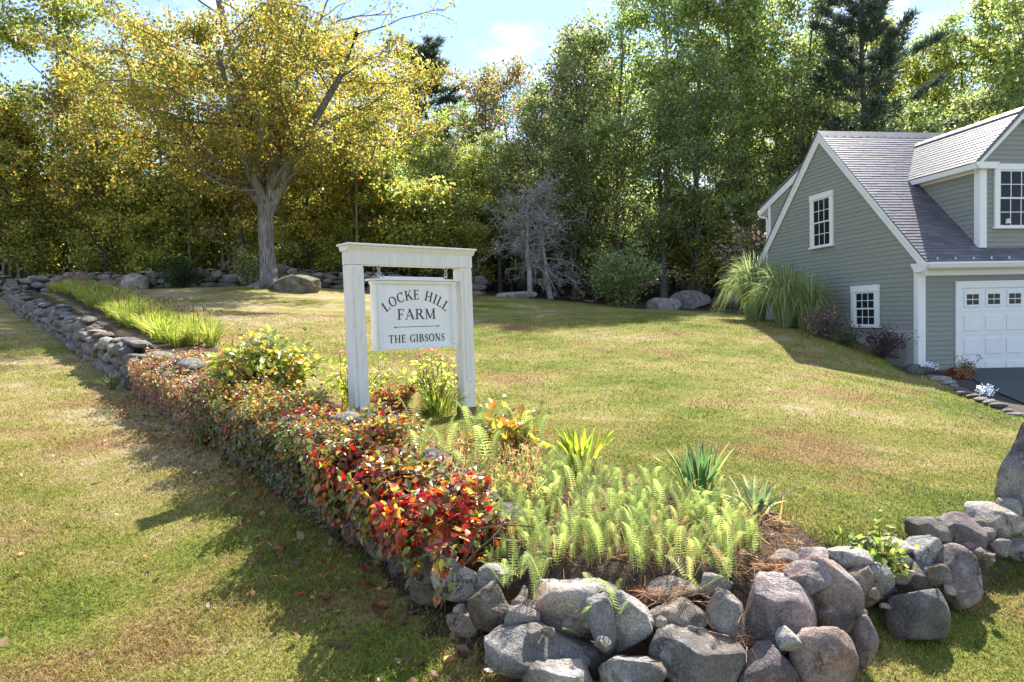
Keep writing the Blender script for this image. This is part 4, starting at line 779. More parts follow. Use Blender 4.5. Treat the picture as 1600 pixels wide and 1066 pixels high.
# x at 40 m sets the line of sight; columns: kind, x, y, height, width factor
FOREST = [
 ('light', -27.5, 36.5, 16.5, 1), ('light', -25, 38.5, 17.2, 1), ('yellow', -21.2, 36, 11.2, 1), ('yellow', -26, 35.6, 9.5, 1), ('yellow', -18.6, 36.6, 12.0, 1), ('yellow', -16.4, 37.5, 12.2, 1), ('yellow', -28.5, 35, 8.5, 1.1), ('orange', -23.6, 37.5, 11, 1),
 ('yellow', -12.3, 39, 13.4, 1), ('yellow', -9.0, 38.6, 13, 1), ('yellow', -7.2, 41, 11.8, 1), ('light', -5.6, 43, 9.6, .9), ('orange', -14.2, 36.4, 9, 1), ('yellow', -10.5, 36.2, 10, 1), ('green', -4.4, 41.5, 8.4, 1), ('green', -3.6, 52, 12.5, 1.), ('orange', -1.6, 46, 13.2, 1), ('orange', .1, 49, 14.6, .95), ('green', 1.9, 47, 13.2, .9), ('light', -2.2, 40, 8.0, .9), ('green', -.6, 39.5, 8.8, .9),
 ('green', -6.6, 37.5, 7, 1), ('dark', 2.0, 42, 12, .8), ('dark', 3.7, 42.5, 14.2, .9), ('orange', 4.3, 44, 15.4, .9), ('dark', 5.2, 40, 14.4, 1), ('green', 7.0, 40.5, 16.8, 1), ('tall', 8.8, 39.5, 20.5, 1), ('tall', 10.8, 41, 22, 1), ('tall', 12.9, 40, 21.5, 1), ('tall', 14.8, 41, 22, 1), ('green', 16.6, 42.5, 20, 1), ('dark', 18.4, 40, 17, .9), ('dark', 10.2, 37, 12.4, 1), ('dark', 6.0, 37.2, 9.6, 1), ('dark', 8.2, 36.8, 10.5, 1), ('green', 12.8, 37, 12, 1), ('dark', 15.8, 37, 13, 1), ('dark', 3.5, 37.6, 8.5, 1),
 ('pine', 18.6, 36, 20.5, 1), ('light', 23.4, 44, 16.6, 1), ('light', 26.0, 44, 15.6, 1), ('green', 28.5, 43, 17, 1), ('light', 30.6, 42, 18, 1), ('tall', 27.5, 37, 21.5, 1), ('green', 21.4, 47, 16.5, 1), ('dark', 20.0, 34, 10, 1), ('dark', 24.5, 35.5, 10.5, 1), ('green', 32, 36, 16, 1), ('green', 27, 33.5, 10, 1), ('pine_top', -6.9, 60, 18.2, 1.6),
 ('yellow', -31.5, 37, 12, 1), ('green', -34, 40, 15, 1), ('yellow', -30, 31.5, 9, 1), ('green', 36, 40, 18, 1)]
for k, (kd, x, y, H, wf) in enumerate(FOREST): plant_tree(kd, x, y, H, k * 1.7, wf)
rf = np.random.default_rng(5)
for k in range(40):                                                 # deeper rows that close the wood
    x = -46 + k * 2.4 + rf.uniform(-.8, .8); y = rf.uniform(50, 64)
    top = np.interp(x / y, [-.75, -.6, -.2, -.1, .04, .1, .2, .75], [9, 9, 8.5, 8.5, 10, 13, 17, 16]); plant_tree('green' if k % 3 else 'dark', x, y, top * rf.uniform(.85, 1.05), k * 2.1, 1.25)
for k in range(26): x = rf.uniform(-27, -4); plant_tree('sapling', x, rf.uniform(34.8, 39), rf.uniform(6, 9.5), k)
for k in range(44):
    x = rf.uniform(-31, -3) if k < 32 else rf.uniform(-3, 20); plant_tree('brush', x, np.interp(x, [-40, -5, 0, 6, 9, 12, 40], [35, 35.2, 37, 35.5, 36, 35.5, 35]) + rf.uniform(0, 5), rf.uniform(3, 5.6), k * 1.3, 1.1)
for k in range(70):                                                 # thick brush deeper in the wood
    x = -40 + k * 1.15 + rf.uniform(-.6, .6); plant_tree('under', x, rf.uniform(42, 54), rf.uniform(4.5, 6.5), k * 1.9, 1.7)
for k in range(58):
    x = rf.uniform(-32, 32); e = np.interp(x, [-40, -5, 0, 6, 9, 12, 40], [37, 36.4, 37, 35.5, 35.5, 34.5, 34]); y = e + rf.uniform(0, 9); plant_tree('under', x, y, rf.uniform(2.2, 4.6) * (.6 if x < -5 else 1), k * 1.3, 1.15)
# the old maple on the lawn
rm = np.random.default_rng(33); tr = Acc(); anc = []
zt = np.array([-.5, 0, .35, 1.2, 2.4, 3.5]); T = np.stack([np.array([0, 0, 0, -.03, -.06, .02]), np.zeros(6), zt], -1); tr.add(*tube(T, [.64, .5, .38, .32, .31, .36], 14))
for k in range(6):
    az = k * 1.05 + .3; tr.add(*tube([(0, 0, .35), (.5 * cos(az), .5 * sin(az), .08), (1.15 * cos(az), 1.15 * sin(az), -.12)], [.24, .17, .07], 6))
LEAD = [[(.0, 0, 3.2), (-.35, .1, 4.6), (-.5, .2, 6.4), (-1.0, .3, 8.6), (-1.5, .2, 10.8), (-1.9, .3, 13), (-2.2, .4, 15.2)], [(.1, 0, 3.3), (.35, -.1, 4.3), (.55, -.1, 6.2), (.5, 0, 8.4), (.75, .1, 10.6), (.9, .2, 13), (1.3, .2, 15.6)],
    [(.15, 0, 3.3), (.85, -.2, 4.5), (1.5, -.4, 5.8), (2.6, -.6, 7.2), (3.6, -.6, 8.8), (4.2, -.5, 10.4)], [(-.1, .1, 3.5), (-1.2, .2, 4.6), (-2.6, .0, 5.9), (-4.2, -.2, 7.3), (-5.4, -.2, 8.8)], [(0, .1, 3.6), (.2, 1.2, 5), (.4, 2.6, 6.8), (.3, 3.8, 9), (.2, 4.4, 11)], [(0, -.1, 3.6), (-.3, -1.2, 5), (-.2, -2.6, 6.6), (-.3, -3.6, 8.6)]]
LR = [.27, .27, .2, .18, .18, .16]
for P, r_ in zip(LEAD, LR):
    P = np.array(P, float); n = len(P); tr.add(*tube(P, np.linspace(r_ * 1.2, .1, n), 8)); anc.append(P[-1])
    for k in range(16 if n > 6 else 13):
        f = rm.uniform(.1, 1); i = min(int(f * (n - 1)), n - 2); b0 = P[i] + (P[i + 1] - P[i]) * (f * (n - 1) - i); az = k * 2.4 + rm.uniform(-.4, .4); el = rm.uniform(-.3, .55); ln = np.interp(b0[2], [3, 6, 9, 13, 16], [4.2, 5.4, 5.0, 4.4, 2.6]) * rm.uniform(.65, 1.15)
        out = unit(np.array([b0[0], b0[1], 0])) * .5; B = grow_limb(rm, b0, np.array([cos(az) * cos(el), sin(az) * cos(el), sin(el)]) + out, ln, .12, .2, 7); rb = max(.03, r_ * .42 * (1.1 - f)); tr.add(*tube(B, np.linspace(rb, .014, 7), 6))
        for q in range(7):
            g_ = rm.uniform(.25, 1); i2 = min(int(g_ * 6), 5); c0 = B[i2] + (B[i2 + 1] - B[i2]) * (g_ * 6 - i2); d = unit(B[i2 + 1] - B[i2]) + .8 * rm.standard_normal(3) * np.array([1, 1, .5]); W_ = grow_limb(rm, c0, d, ln * rm.uniform(.2, .38), .05, .25, 5); tr.add(*tube(W_, np.linspace(rb * .4, .008, 5), 4))
            anc += [W_[-1], W_[3], W_[2]] if W_[-1][2] < 11 or rm.random() < .6 else [W_[-1]]
        anc += [B[-1], B[-2]]
anc = np.array(anc); anc = anc[(anc[:, 2] > 2.6)]
cr = Acc(); low = anc[:, 2] < 10.5
for A_, per in ((anc[low], 42), (anc[~low], 14)):
    V, F, c_ = leaves(rm, A_, per, .29, .132, [(.14, .158, .035), (.215, .218, .045), (.28, .25, .05), (.34, .24, .05), (.33, .15, .045)], [4, 4, 2.8, 1.4, .8], .6, .6); cr.add(V, F, None, c_)
mt = thing('maple_tree', 'huge old sugar maple turning gold on the lawn beside the boulder', 'tree', (-10.3, 29.2, gz(-10.3, 29.2))); tr.obj('trunk', M['bark_old'], mt, True); cr.obj('crown', M['leaf'], mt)
# the grey bare tree, two stems
for (x, y, H, sd_, lb) in ((1.0, 35.6, 6.3, 3, 'grey nearly leafless tree leaning over the flat rock'), (2.1, 35.8, 5.0, 9, 'thin grey bare stem beside the leaning grey tree')):
    rg = np.random.default_rng(sd_); tr = Acc(); anc = []; T = grow_limb(rg, (0, 0, -.2), (-.12, 0, 1), H * .9, .3, .06, 8); tr.add(*tube(T, np.linspace(.17, .03, 8), 8))
    for k in range(40 if H > 6 else 20):
        f = rg.uniform(.3, 1); i = min(int(f * 7), 6); b0 = T[i] + (T[i + 1] - T[i]) * (f * 7 - i); az = k * 2.4; el = rg.uniform(-.3, .5); ln = rg.uniform(1.0, 2.5); B = grow_limb(rg, b0, (cos(az), sin(az), el), ln, -.1, .2, 6); tr.add(*tube(B, np.linspace(.035, .01, 6), 4))
        for q in range(8):
            c0 = B[rg.integers(1, 6)]; W_ = grow_limb(rg, c0, rg.standard_normal(3) + unit(B[-1] - B[0]) * 1.1, ln * rg.uniform(.2, .45), 0, .3, 4); tr.add(*tube(W_, np.linspace(.018, .01, 4), 3))
            for q2 in range(4): c1 = W_[rg.integers(1, 4)]; U = grow_limb(rg, c1, rg.standard_normal(3), .4, 0, .3, 3); tr.add(*tube(U, [.012, .01, .008], 3))
            anc.append(W_[-1])
    t = thing('bare_tree', lb, 'tree', (x, y, gz(x, y))); tr.obj('trunk', M['bark_grey'], t, True); cr = Acc(); V, F, c_ = leaves(rg, np.array(anc)[::2], 6, .16, .09, [(.16, .17, .1), (.3, .26, .18), (.36, .31, .27)], [2, 2, 2]); cr.add(V, F, None, c_); cr.obj('crown', M['leaf'], t)

# ------------------------------------------------------------------ shrubs and clumps
def bush(name, label, cat, x, y, r, h, nleaf, size, cols, wts, seed, stems=14, group=None, flat=.5, mat='leaf', tpl=(LEAF_Q, LEAF_QF), zoff=0.):
    rg = np.random.default_rng(seed); t = thing(name, label, cat, (x, y, gz(x, y) + zoff), 0, group); st = Acc(); anc = []
    for k in range(stems):
        az = k * 2.4; sp = rg.uniform(.15, 1); P = grow_limb(rg, (0, 0, 0), (cos(az) * sp * r / h * 1.2, sin(az) * sp * r / h * 1.2, 1), h * rg.uniform(.75, 1.05), .05, .15, 6); st.add(*tube(P, np.linspace(.006 + h * .006, .004, 6), 4)); anc += list(P[2:])
        for q in range(4): c0 = P[rg.integers(1, 6)]; B = grow_limb(rg, c0, rg.standard_normal(3) + np.array([0, 0, .4]), h * .28, .1, .25, 4); st.add(*tube(B, np.linspace(.005, .002, 4), 3)); anc += list(B[1:])
    anc = np.array(anc); A = anc[rg.integers(0, len(anc), nleaf)]; P = A + rg.standard_normal((nleaf, 3)) * size * .9; P[:, 2] = np.maximum(P[:, 2], .03); out = P * np.array([1, 1, .3])
    V, F, c_ = scatter(tpl[0], tpl[1], P, frames(rg.standard_normal((nleaf, 3)) * .7 + np.array([0, 0, .9]), out + .5 * rg.standard_normal((nleaf, 3))), size * rg.uniform(.6, 1.35, nleaf), pal(rg, nleaf, cols, wts)); cr = Acc()
    if F.shape[1] == 4: cr.add(V, F, None, c_)
    else: cr.add(V, None, F, c_)
    st.obj('stem', M['bark'], t); o = cr.obj('foliage', M[mat], t); return t
bush('leafy_shrub', 'rounded green shrub alone at the back edge of the lawn', 'shrub', 5.2, 32.4, 1.75, 2.6, 4200, .15, [(.12, .16, .06), (.19, .24, .09), (.27, .32, .13), (.36, .38, .17)], [3, 4, 3, 1.4], 41, 34)
bush('flowering_bush', 'pale feathery bush in front of the far wall beside the maple', 'bush', -12.2, 31.6, .85, 1.75, 1500, .11, [(.12, .15, .04), (.25, .27, .1), (.42, .42, .25)], [3, 3, 2], 43, 22)
bush('evergreen_bush', 'dark green round bush in front of the far stone wall', 'bush', -15.6, 32.2, 1.0, 1.35, 1700, .12, [(.02, .045, .012), (.035, .075, .02), (.06, .1, .03)], [3, 4, 2], 44, 22)
bush('barberry_bush', 'dusty pink and bronze bush against the gable wall beside the ornamental grass', 'bush', 7.75, 17.0, .52, .75, 1600, .06, [(.14, .10, .085), (.24, .17, .15), (.33, .25, .22), (.10, .09, .05)], [3, 4, 2, 2], 45, 26)
bush('barberry_bush', 'purple-leaved bush under the gable wall near the garage corner', 'bush', 8.75, 16.05, .48, .72, 1500, .06, [(.08, .035, .045), (.14, .07, .075), (.2, .12, .12), (.06, .06, .03)], [4, 4, 2, 1.5], 46, 26)
bush('low_shrub', 'small dull green shrub between the pink and the purple bush', 'shrub', 8.15, 16.6, .38, .45, 800, .06, [(.06, .08, .035), (.1, .12, .06), (.17, .19, .1)], [3, 3, 1], 47, 16)
for k, (x, y, c_, lb) in enumerate(((9.24, 15.12, (.75, .73, .78), 'white flowers beside the garage corner post'), (8.42, 12.15, (.8, .8, .8), 'white flowers low in the mulch by the driveway edge'), (9.55, 14.75, (.33, .07, .03), 'rust red flowers in the mulch by the garage door'), (9.42, 14.25, (.4, .17, .06), 'orange brown flowers in the mulch by the garage door'), (9.85, 14.75, (.25, .2, .08), 'straggly green and bronze plant by the garage door trim'))):
    bush('chrysanthemum', lb, 'flowers', x, y, .2 if k != 4 else .25, .17 if k != 4 else .35, 420, .045, [c_, tuple(.7 * q for q in c_), (.05, .08, .03)], [5, 3, 2 if k != 4 else 7], 50 + k, 12, None, mat='leaf', zoff=.03)
TW = [(.07, .06, .05), (.13, .1, .075)]
bush('dry_bush', 'brown twiggy dry bush behind the ornamental grass at the rear corner', 'bush', 9.3, 26.2, 1.6, 3.3, 2200, .12, [(.10, .075, .06), (.16, .12, .1), (.2, .15, .12)], [3, 3, 1], 57, 40)
# arching blades
def blades(rg, n, h, spread, wd, seg=6, arch=1.1, cols=None, wts=None, base=.08, fold=.25, stiff=1.):
    V, Q, c_ = [], [], []; t = np.linspace(0, 1, seg + 1); col = pal(rg, n, cols, wts); off = 0
    for k in range(n):
        az = rg.uniform(0, 6.28); r0 = base * math.sqrt(rg.uniform(0, 1)); hh = h * rg.uniform(.65, 1.1); lean = spread * rg.uniform(.1, 1.1); a_ = arch * rg.uniform(.4, 1.2)
        out = lean * (t ** 1.6); z = hh * (t * stiff + (1 - stiff) * np.sin(t * pi / 2) - a_ * .42 * np.clip(t - .35, 0, 1) ** 2 * (lean / (spread + 1e-6)) * 1.6); dx, dy = cos(az), sin(az); tw = rg.uniform(-.6, .6); sx, sy = -sin(az + tw), cos(az + tw); w_ = wd * rg.uniform(.7, 1.25) * np.minimum(1, 1.6 * (1 - t) ** .6 + .02) * np.minimum(1, .55 + t * 2)
        c0 = np.stack([dx * (r0 + out), dy * (r0 + out), np.maximum(z, .01)], -1); s_ = np.stack([sx * w_ / 2, sy * w_ / 2, 0 * w_], -1); P = np.stack([c0 - s_ + [0, 0, fold * wd], c0, c0 + s_ + [0, 0, fold * wd]], 1).reshape(-1, 3); V.append(P); i = np.arange(seg)[:, None] * 3 + off
        Q.append(np.concatenate([np.concatenate([i, i + 1, i + 4, i + 3], 1), np.concatenate([i + 1, i + 2, i + 5, i + 4], 1)])); c_.append(np.repeat(col[k:k + 1], len(P), 0)); off += len(P)
    return np.concatenate(V), np.concatenate(Q), np.concatenate(c_)
def clump_mesh(name, *a, **k): q = Acc(); V, Q, c_ = blades(*a, **k); q.add(V, Q, None, c_); return q.mesh(name, M['blade'])
DLC = [(.14, .19, .035), (.22, .27, .045), (.33, .36, .07), (.4, .34, .12), (.22, .15, .07)]
rd = np.random.default_rng(71); DL = [clump_mesh('daylily_clump', rd, 110, .52, .36, .018, 6, 1.2, DLC, [2, 4, 3, 1, .3], .13) for _ in range(4)]
stalk = []
for q in range(3):
    a = Acc()
    for k in range(5):
        x, y = rd.uniform(-.2, .2, 2); h = rd.uniform(.55, .8); a.add(*tube([(x, y, 0), (x * 1.1, y * 1.1, h)], [.005, .003], 4), None); hd = np.array([x * 1.1, y * 1.1, h]); a.add(*tube([hd, hd + [0, .01, .05], hd + [.01, 0, .1]], [.006, .018, .004], 5), None)
    stalk.append(a.mesh('seed_stalk', M['wood']))
k = 0
for f in np.linspace(0, 1, 60):
    for lane in (0, 1):
        s_ = f; x0, y0 = -6.55 + (-20.3 + 6.55) * s_, 13.2 + (30.6 - 13.2) * s_; off = (.1 + .6 * lane) + rd.uniform(-.2, .2); x, y = x0 + .77 * off + rd.uniform(-.12, .12), y0 + .64 * off + rd.uniform(-.12, .12)
        t = thing('daylily_clump', 'clump of arching yellow-green daylily leaves in the row inside the long stone wall', 'daylily', (x, y, gz(x, y)), rd.uniform(0, 6), 'daylilies inside the stone wall'); t.scale = [rd.uniform(.7, 1.1)] * 3
        link(bpy.data.objects.new('leaf_fan', DL[k % 4]), t)
        if rd.random() < .4: link(bpy.data.objects.new('seed_stalk', stalk[k % 3]), t)
        k += 1
OG = [(.12, .16, .055), (.19, .24, .085), (.29, .32, .14), (.4, .4, .24)]
for k, (x, y, h, n_, lb) in enumerate(((7.6, 18.8, 1.95, 420, 'big arching clump of ornamental grass drooping in front of the gable wall'), (7.5, 21.0, 2.3, 420, 'sunlit clump of ornamental grass behind the shaded one'), (8.0, 18.3, 1.5, 200, 'shorter ornamental grass clump leaning on the gable siding'))):
    tag(link(bpy.data.objects.new('ornamental_grass', clump_mesh('ornamental_grass', np.random.default_rng(80 + k), n_ * 2, h, 1.05 if k < 2 else .6, .018, 9, 3.0, OG, [3, 4, 2, 1], .3, .2, .45))), lb, 'grass').location = (x, y, gz(x, y))
GL = [(.10, .15, .03), (.17, .23, .04), (.28, .32, .05)]
def clump(name, lb, cat, x, y, seed, n, h, sp, wd, cols, wts, arch=.8, base=.06, stiff=1., group=None):
    return_ = tag(link(bpy.data.objects.new(name, clump_mesh(name, np.random.default_rng(seed), n, h, sp, wd, 6, arch, cols, wts, base, .25, stiff))), lb, cat, group); return_.location = (x, y, gz(x, y)); return return_
clump('iris_clump', 'clump of stiff sword-shaped iris leaves behind the ferns at the lawn edge', 'iris', 1.42, 5.25, 90, 38, .40, .24, .03, [(.08, .14, .05), (.13, .2, .07), (.3, .33, .1)], [3, 3, 1], .5, .12)
clump('iris_clump', 'flopped iris leaves spreading over the end of the fern bed', 'iris', 1.72, 4.85, 91, 26, .24, .38, .03, [(.12, .17, .07), (.2, .26, .1), (.38, .4, .2)], [3, 3, 2], 1.6, .1)
clump('lily_clump', 'clump of broad bright yellow-green leaves at the back of the fern bed', 'lily', .58, 5.85, 92, 54, .33, .2, .045, [(.2, .26, .04), (.31, .36, .05), (.42, .4, .06)], [3, 3, 2], .5, .14)
clump('lily_clump', 'small tuft of bright leaves at the foot of the left sign post', 'lily', -1.72, 7.55, 93, 14, .3, .12, .04, [(.2, .26, .03), (.34, .36, .05)], [2, 2], .5, .06)
clump('grass_tuft', 'tuft of long bright grass between the two sign posts', 'grass', -.98, 8.9, 94, 130, .42, .34, .014, GL + [(.4, .38, .1)], [2, 3, 3, 1.5], 1.2, .16)
for k, (x, y, lb) in enumerate(((-3.75, 8.15, 'long grass tuft hanging at the base of the vine-covered wall'), (-7.0, 11.9, 'tuft of dry arching leaves at the base of the bare stone wall'))): clump('grass_tuft', lb, 'grass', x, y, 95 + k, 40, .35, .35, .014, [(.06, .09, .03), (.12, .15, .05), (.26, .22, .1)], [3, 3, 1], 1.3)
bush('sedum_plant', 'upright pale green sedum with pink flower heads between the sign posts', 'sedum', -1.05, 9.15, .3, .62, 420, .075, [(.2, .24, .05), (.33, .36, .07), (.42, .4, .12)], [3, 3, 2], 97, 16)
bush('sedum_plant', 'bright yellow-green sedum beside the left sign post', 'sedum', -2.0, 8.5, .22, .62, 300, .08, [(.22, .26, .04), (.36, .37, .05)], [3, 3], 98, 10)
for k, (x, y, zh) in enumerate([(-1.25, 9.15, .72), (-1.1, 9.25, .78), (-.95, 9.1, .74), (-2.15, 8.55, .74), (-2.0, 8.6, .78), (-.8, 9.3, .62)]):
    a = Acc(); a.add(*tube([(0, 0, 0), (.01, 0, zh)], [.006, .005], 5), None); st_ = a.mesh('stem', M['wood']); t = thing('sedum_flower', 'flat dusty pink sedum flower head on a tall stem by the sign', 'flower', (x, y, gz(x, y)), k, 'sedum flower heads by the sign'); link(bpy.data.objects.new('stem', st_), t)
    rg = np.random.default_rng(k); n_ = 160; r_ = .075 * np.sqrt(rg.random(n_)); an = rg.random(n_) * 6.28; P = np.stack([r_ * np.cos(an), r_ * np.sin(an), zh + .02 - 2 * r_ ** 2 + rg.normal(0, .006, n_)], -1); V, F, c_ = scatter(LEAF_Q, LEAF_QF, P, frames(rg.standard_normal((n_, 3)) * .4 + [0, 0, 1], rg.standard_normal((n_, 3))), np.full(n_, .022), pal(rg, n_, [(.33, .13, .12), (.42, .2, .17), (.24, .12, .08)], [3, 3, 1])); q = Acc(); q.add(V, F, None, c_); q.obj('flower_head', M['leaf'], t)
PE = [(.13, .17, .03), (.22, .24, .05), (.36, .32, .07), (.42, .28, .06), (.36, .16, .05), (.45, .42, .3)]
bush('peony_bush', 'rounded peony bush with yellow-green leaves turning orange inside the wall', 'bush', -3.2, 8.85, .85, .72, 2800, .09, PE, [3, 4, 3, 1.5, .8, .6], 99, 40, mat='leaf_gloss', tpl=(LEAF6, LEAF6F))
bush('peony_bush', 'small orange-leaved bush beyond the right end of the vines', 'bush', -.08, 5.95, .25, .4, 260, .09, [(.3, .12, .03), (.4, .2, .04), (.3, .3, .05), (.16, .18, .04)], [2, 2, 3, 3], 100, 12, mat='leaf_gloss', tpl=(LEAF6, LEAF6F))
bush('peony_bush', 'rust-leaved plant at the foot of the sedum between the posts', 'bush', -1.55, 8.75, .28, .36, 320, .08, [(.3, .1, .04), (.24, .07, .04), (.3, .2, .05)], [3, 2, 2], 101, 12, mat='leaf_gloss', tpl=(LEAF6, LEAF6F))
# weed with small leaves in the low wall
bush('wild_vine', 'small bright green weed sprawling over the low boulder wall', 'weed', 2.25, 4.22, .3, .22, 420, .05, [(.12, .18, .03), (.22, .29, .05), (.33, .36, .08)], [3, 4, 2], 102, 14, zoff=.2)

# ------------------------------------------------------------------ the red vines on the wall
WP = WALL[3:9]; seg = np.hypot(*np.diff(WP, axis=0).T); cum = np.concatenate([[0], np.cumsum(seg)])
def wall_at(s):
    k = np.clip(np.searchsorted(cum, s, side='right') - 1, 0, len(seg) - 1); t = ((s - cum[k]) / seg[k])[:, None]; d = (WP[k + 1] - WP[k]) / seg[k][:, None]; return WP[k] + t * (WP[k + 1] - WP[k]), d
def vine(name, label, s0, s1, n, size, palette, seed, topz, nparts, thick=.75):
    """leaves over the top and down the outer face of the wall between path lengths s0 and s1"""
    rg = np.random.default_rng(seed); s = rg.uniform(s0, s1, n); p, d = wall_at(s); nn = np.stack([-d[:, 1], d[:, 0]], -1); lump = .5 + .3 * np.sin(s * 2.3 + seed) * np.sin(s * 5.1 + 1.3 * seed) + .25 * np.sin(s * 9.3 + seed)
    u = rg.uniform(-1, 1, n); arc = np.where(u < -.4, 0, 1)     # face or top
    zb = ground(p[:, 0] - nn[:, 0] * .6, p[:, 1] - nn[:, 1] * .6); Ht = topz * (.74 + .5 * lump)
    fz = 1 - np.interp(s, [Ltot - 2.6, Ltot - .8], [.88, .55]) * rg.random(n) ** 1.5; off = np.where(arc == 0, -.34 - .12 * rg.random(n) - .2 * lump * fz, -.42 + 1.0 * thick * rg.random(n) * 1.25); z = np.where(arc == 0, zb + Ht * fz, zb + Ht * (1 - .25 * np.abs(off) ** 2) + rg.normal(0, .055, n) + .16 * lump * rg.random(n) * np.sin(off * 7 + s * 4))
    q = p + nn * off[:, None]; z = np.maximum(z, ground(q[:, 0], q[:, 1]) + .03); P = np.stack([q[:, 0], q[:, 1], z], -1)
    outd = np.concatenate([nn * np.where(arc == 0, -1, -.25)[:, None], np.where(arc == 0, .5, 1.)[:, None]], 1); Rm = frames(outd + .55 * rg.standard_normal((n, 3)), np.array([0, 0, -1.]) + .9 * rg.standard_normal((n, 3)) + outd * .5); sz = size * rg.uniform(.55, 1.4, n)
    col = palette(rg, s, arc, P, n); cx_, cy_ = wall_at(np.array([(s0 + s1) / 2]))[0][0]; t = thing(name, label, 'vine', (cx_, cy_, gz(cx_, cy_))); o0 = np.array([cx_, cy_, gz(cx_, cy_)])
    app = sz / np.linalg.norm(P, axis=1) * (1 + .8 * (col[:, 0] > .2)) ; order = np.argsort(-app); cache = {}
    for i in order[:nparts]:
        c_ = tuple(np.round(col[i] * 22) / 22 + .006)
        if c_ not in cache: cache[c_] = meshnp('leaf', LEAF6, [LEAF6F], M['leaf_gloss'], np.repeat([c_], len(LEAF6), 0))
        o = bpy.data.objects.new('leaf', cache[c_]); link(o, t); mm = Matrix([list(Rm[i][r_]) for r_ in range(3)]).to_4x4(); mm.translation = Vector(P[i] - o0); o.matrix_local = mm @ Matrix.Scale(float(sz[i]), 4)
    r_ = order[nparts:]; V, F, c_ = scatter(LEAF6, LEAF6F, P[r_] - o0, Rm[r_], sz[r_], col[r_]); q = Acc(); q.add(V, None, F, c_); q.obj('leaf_mass', M['leaf_gloss'], t)['kind'] = 'stuff'
    st = Acc()
    for k in range(int((s1 - s0) * 9)):
        ss = rg.uniform(s0, s1); pp, dd = wall_at(np.array([ss])); pp, dd = pp[0], dd[0]; n2 = np.array([-dd[1], dd[0]]); zb2 = gz(*(pp - n2 * .6)); fr = np.linspace(0, 1, 7); x_ = pp[None] + n2[None] * (-.26 + .4 * fr ** 2)[:, None] + dd[None] * (rg.uniform(-.4, .4) * fr)[:, None]; st.add(*tube(np.concatenate([x_, (zb2 + topz * np.sin(fr * pi / 2) * .95)[:, None]], 1) + rg.normal(0, .03, (7, 3)) - o0, np.linspace(.009, .004, 7), 4))
    st.obj('stems', M['wood'], t)['kind'] = 'stuff'
    return t
Ltot = cum[-1]
CO = {'red': (.46, .035, .022), 'crim': (.25, .026, .02), 'pur': (.085, .03, .035), 'ora': (.46, .17, .035), 'yel': (.48, .34, .06), 'grn': (.14, .18, .04), 'lg': (.27, .30, .08), 'brn': (.26, .13, .06), 'pale': (.36, .26, .2)}
def P_(names, w_): return lambda rg, n: pal(rg, n, [CO[k] for k in names], w_, .2)
def near_pal(rg, s, arc, P, n):
    red = pal(rg, n, [CO[k] for k in ('red', 'crim', 'pur', 'ora', 'yel', 'grn', 'lg')], [2.8, 2.2, 1.8, 2.2, 1, 1.6, 1.2], .2); mix = pal(rg, n, [CO[k] for k in ('grn', 'lg', 'yel', 'ora', 'brn', 'crim', 'pur')], [3.4, 1.6, 1.6, 1.8, 1.6, 1.2, 1.6], .2) * .9
    patch = np.sin(P[:, 0] * 4.3 + 1) * np.sin(P[:, 2] * 7 + P[:, 1] * 3.1) ; return np.where((patch > np.interp(s, [Ltot - 2.6, Ltot - .6], [.6, -.25]))[:, None], red, mix)
def mid_pal(rg, s, arc, P, n):
    top = pal(rg, n, [CO[k] for k in ('lg', 'yel', 'ora', 'grn', 'brn', 'pur', 'crim', 'red')], [4, 2.6, 1.8, 3, 2.4, 1.2, .4, .12], .2); face = pal(rg, n, [CO[k] for k in ('grn', 'lg', 'brn', 'pur', 'ora')], [5, .8, 2, 1.6, .4], .2) * np.array([.72, .75, .8]); patch = np.sin(s * 3.1) * np.sin(P[:, 2] * 8 + s * 1.3); red = pal(rg, n, [CO['red'], CO['crim'], CO['pur'], CO['ora']], [2, 2, 2.4, 1], .2)  # outer-face leaves tinted darker: the wall's shaded side is put into their colour
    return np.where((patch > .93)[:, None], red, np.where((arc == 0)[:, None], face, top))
def far_pal(rg, s, arc, P, n): return pal(rg, n, [CO[k] for k in ('crim', 'pale', 'brn', 'grn', 'ora', 'lg', 'red')], [1.7, 2.6, 3, 2.4, .8, 1.2, .25], .22)
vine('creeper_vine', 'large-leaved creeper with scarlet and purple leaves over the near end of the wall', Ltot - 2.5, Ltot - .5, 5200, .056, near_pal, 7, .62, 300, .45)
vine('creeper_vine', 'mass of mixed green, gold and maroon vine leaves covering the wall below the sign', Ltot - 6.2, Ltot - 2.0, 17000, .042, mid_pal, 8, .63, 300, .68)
vine('creeper_vine', 'fine dusty red creeper over the wall just past the bare stones', Ltot - 10.2, Ltot - 5.9, 12000, .036, far_pal, 9, .62, 120)

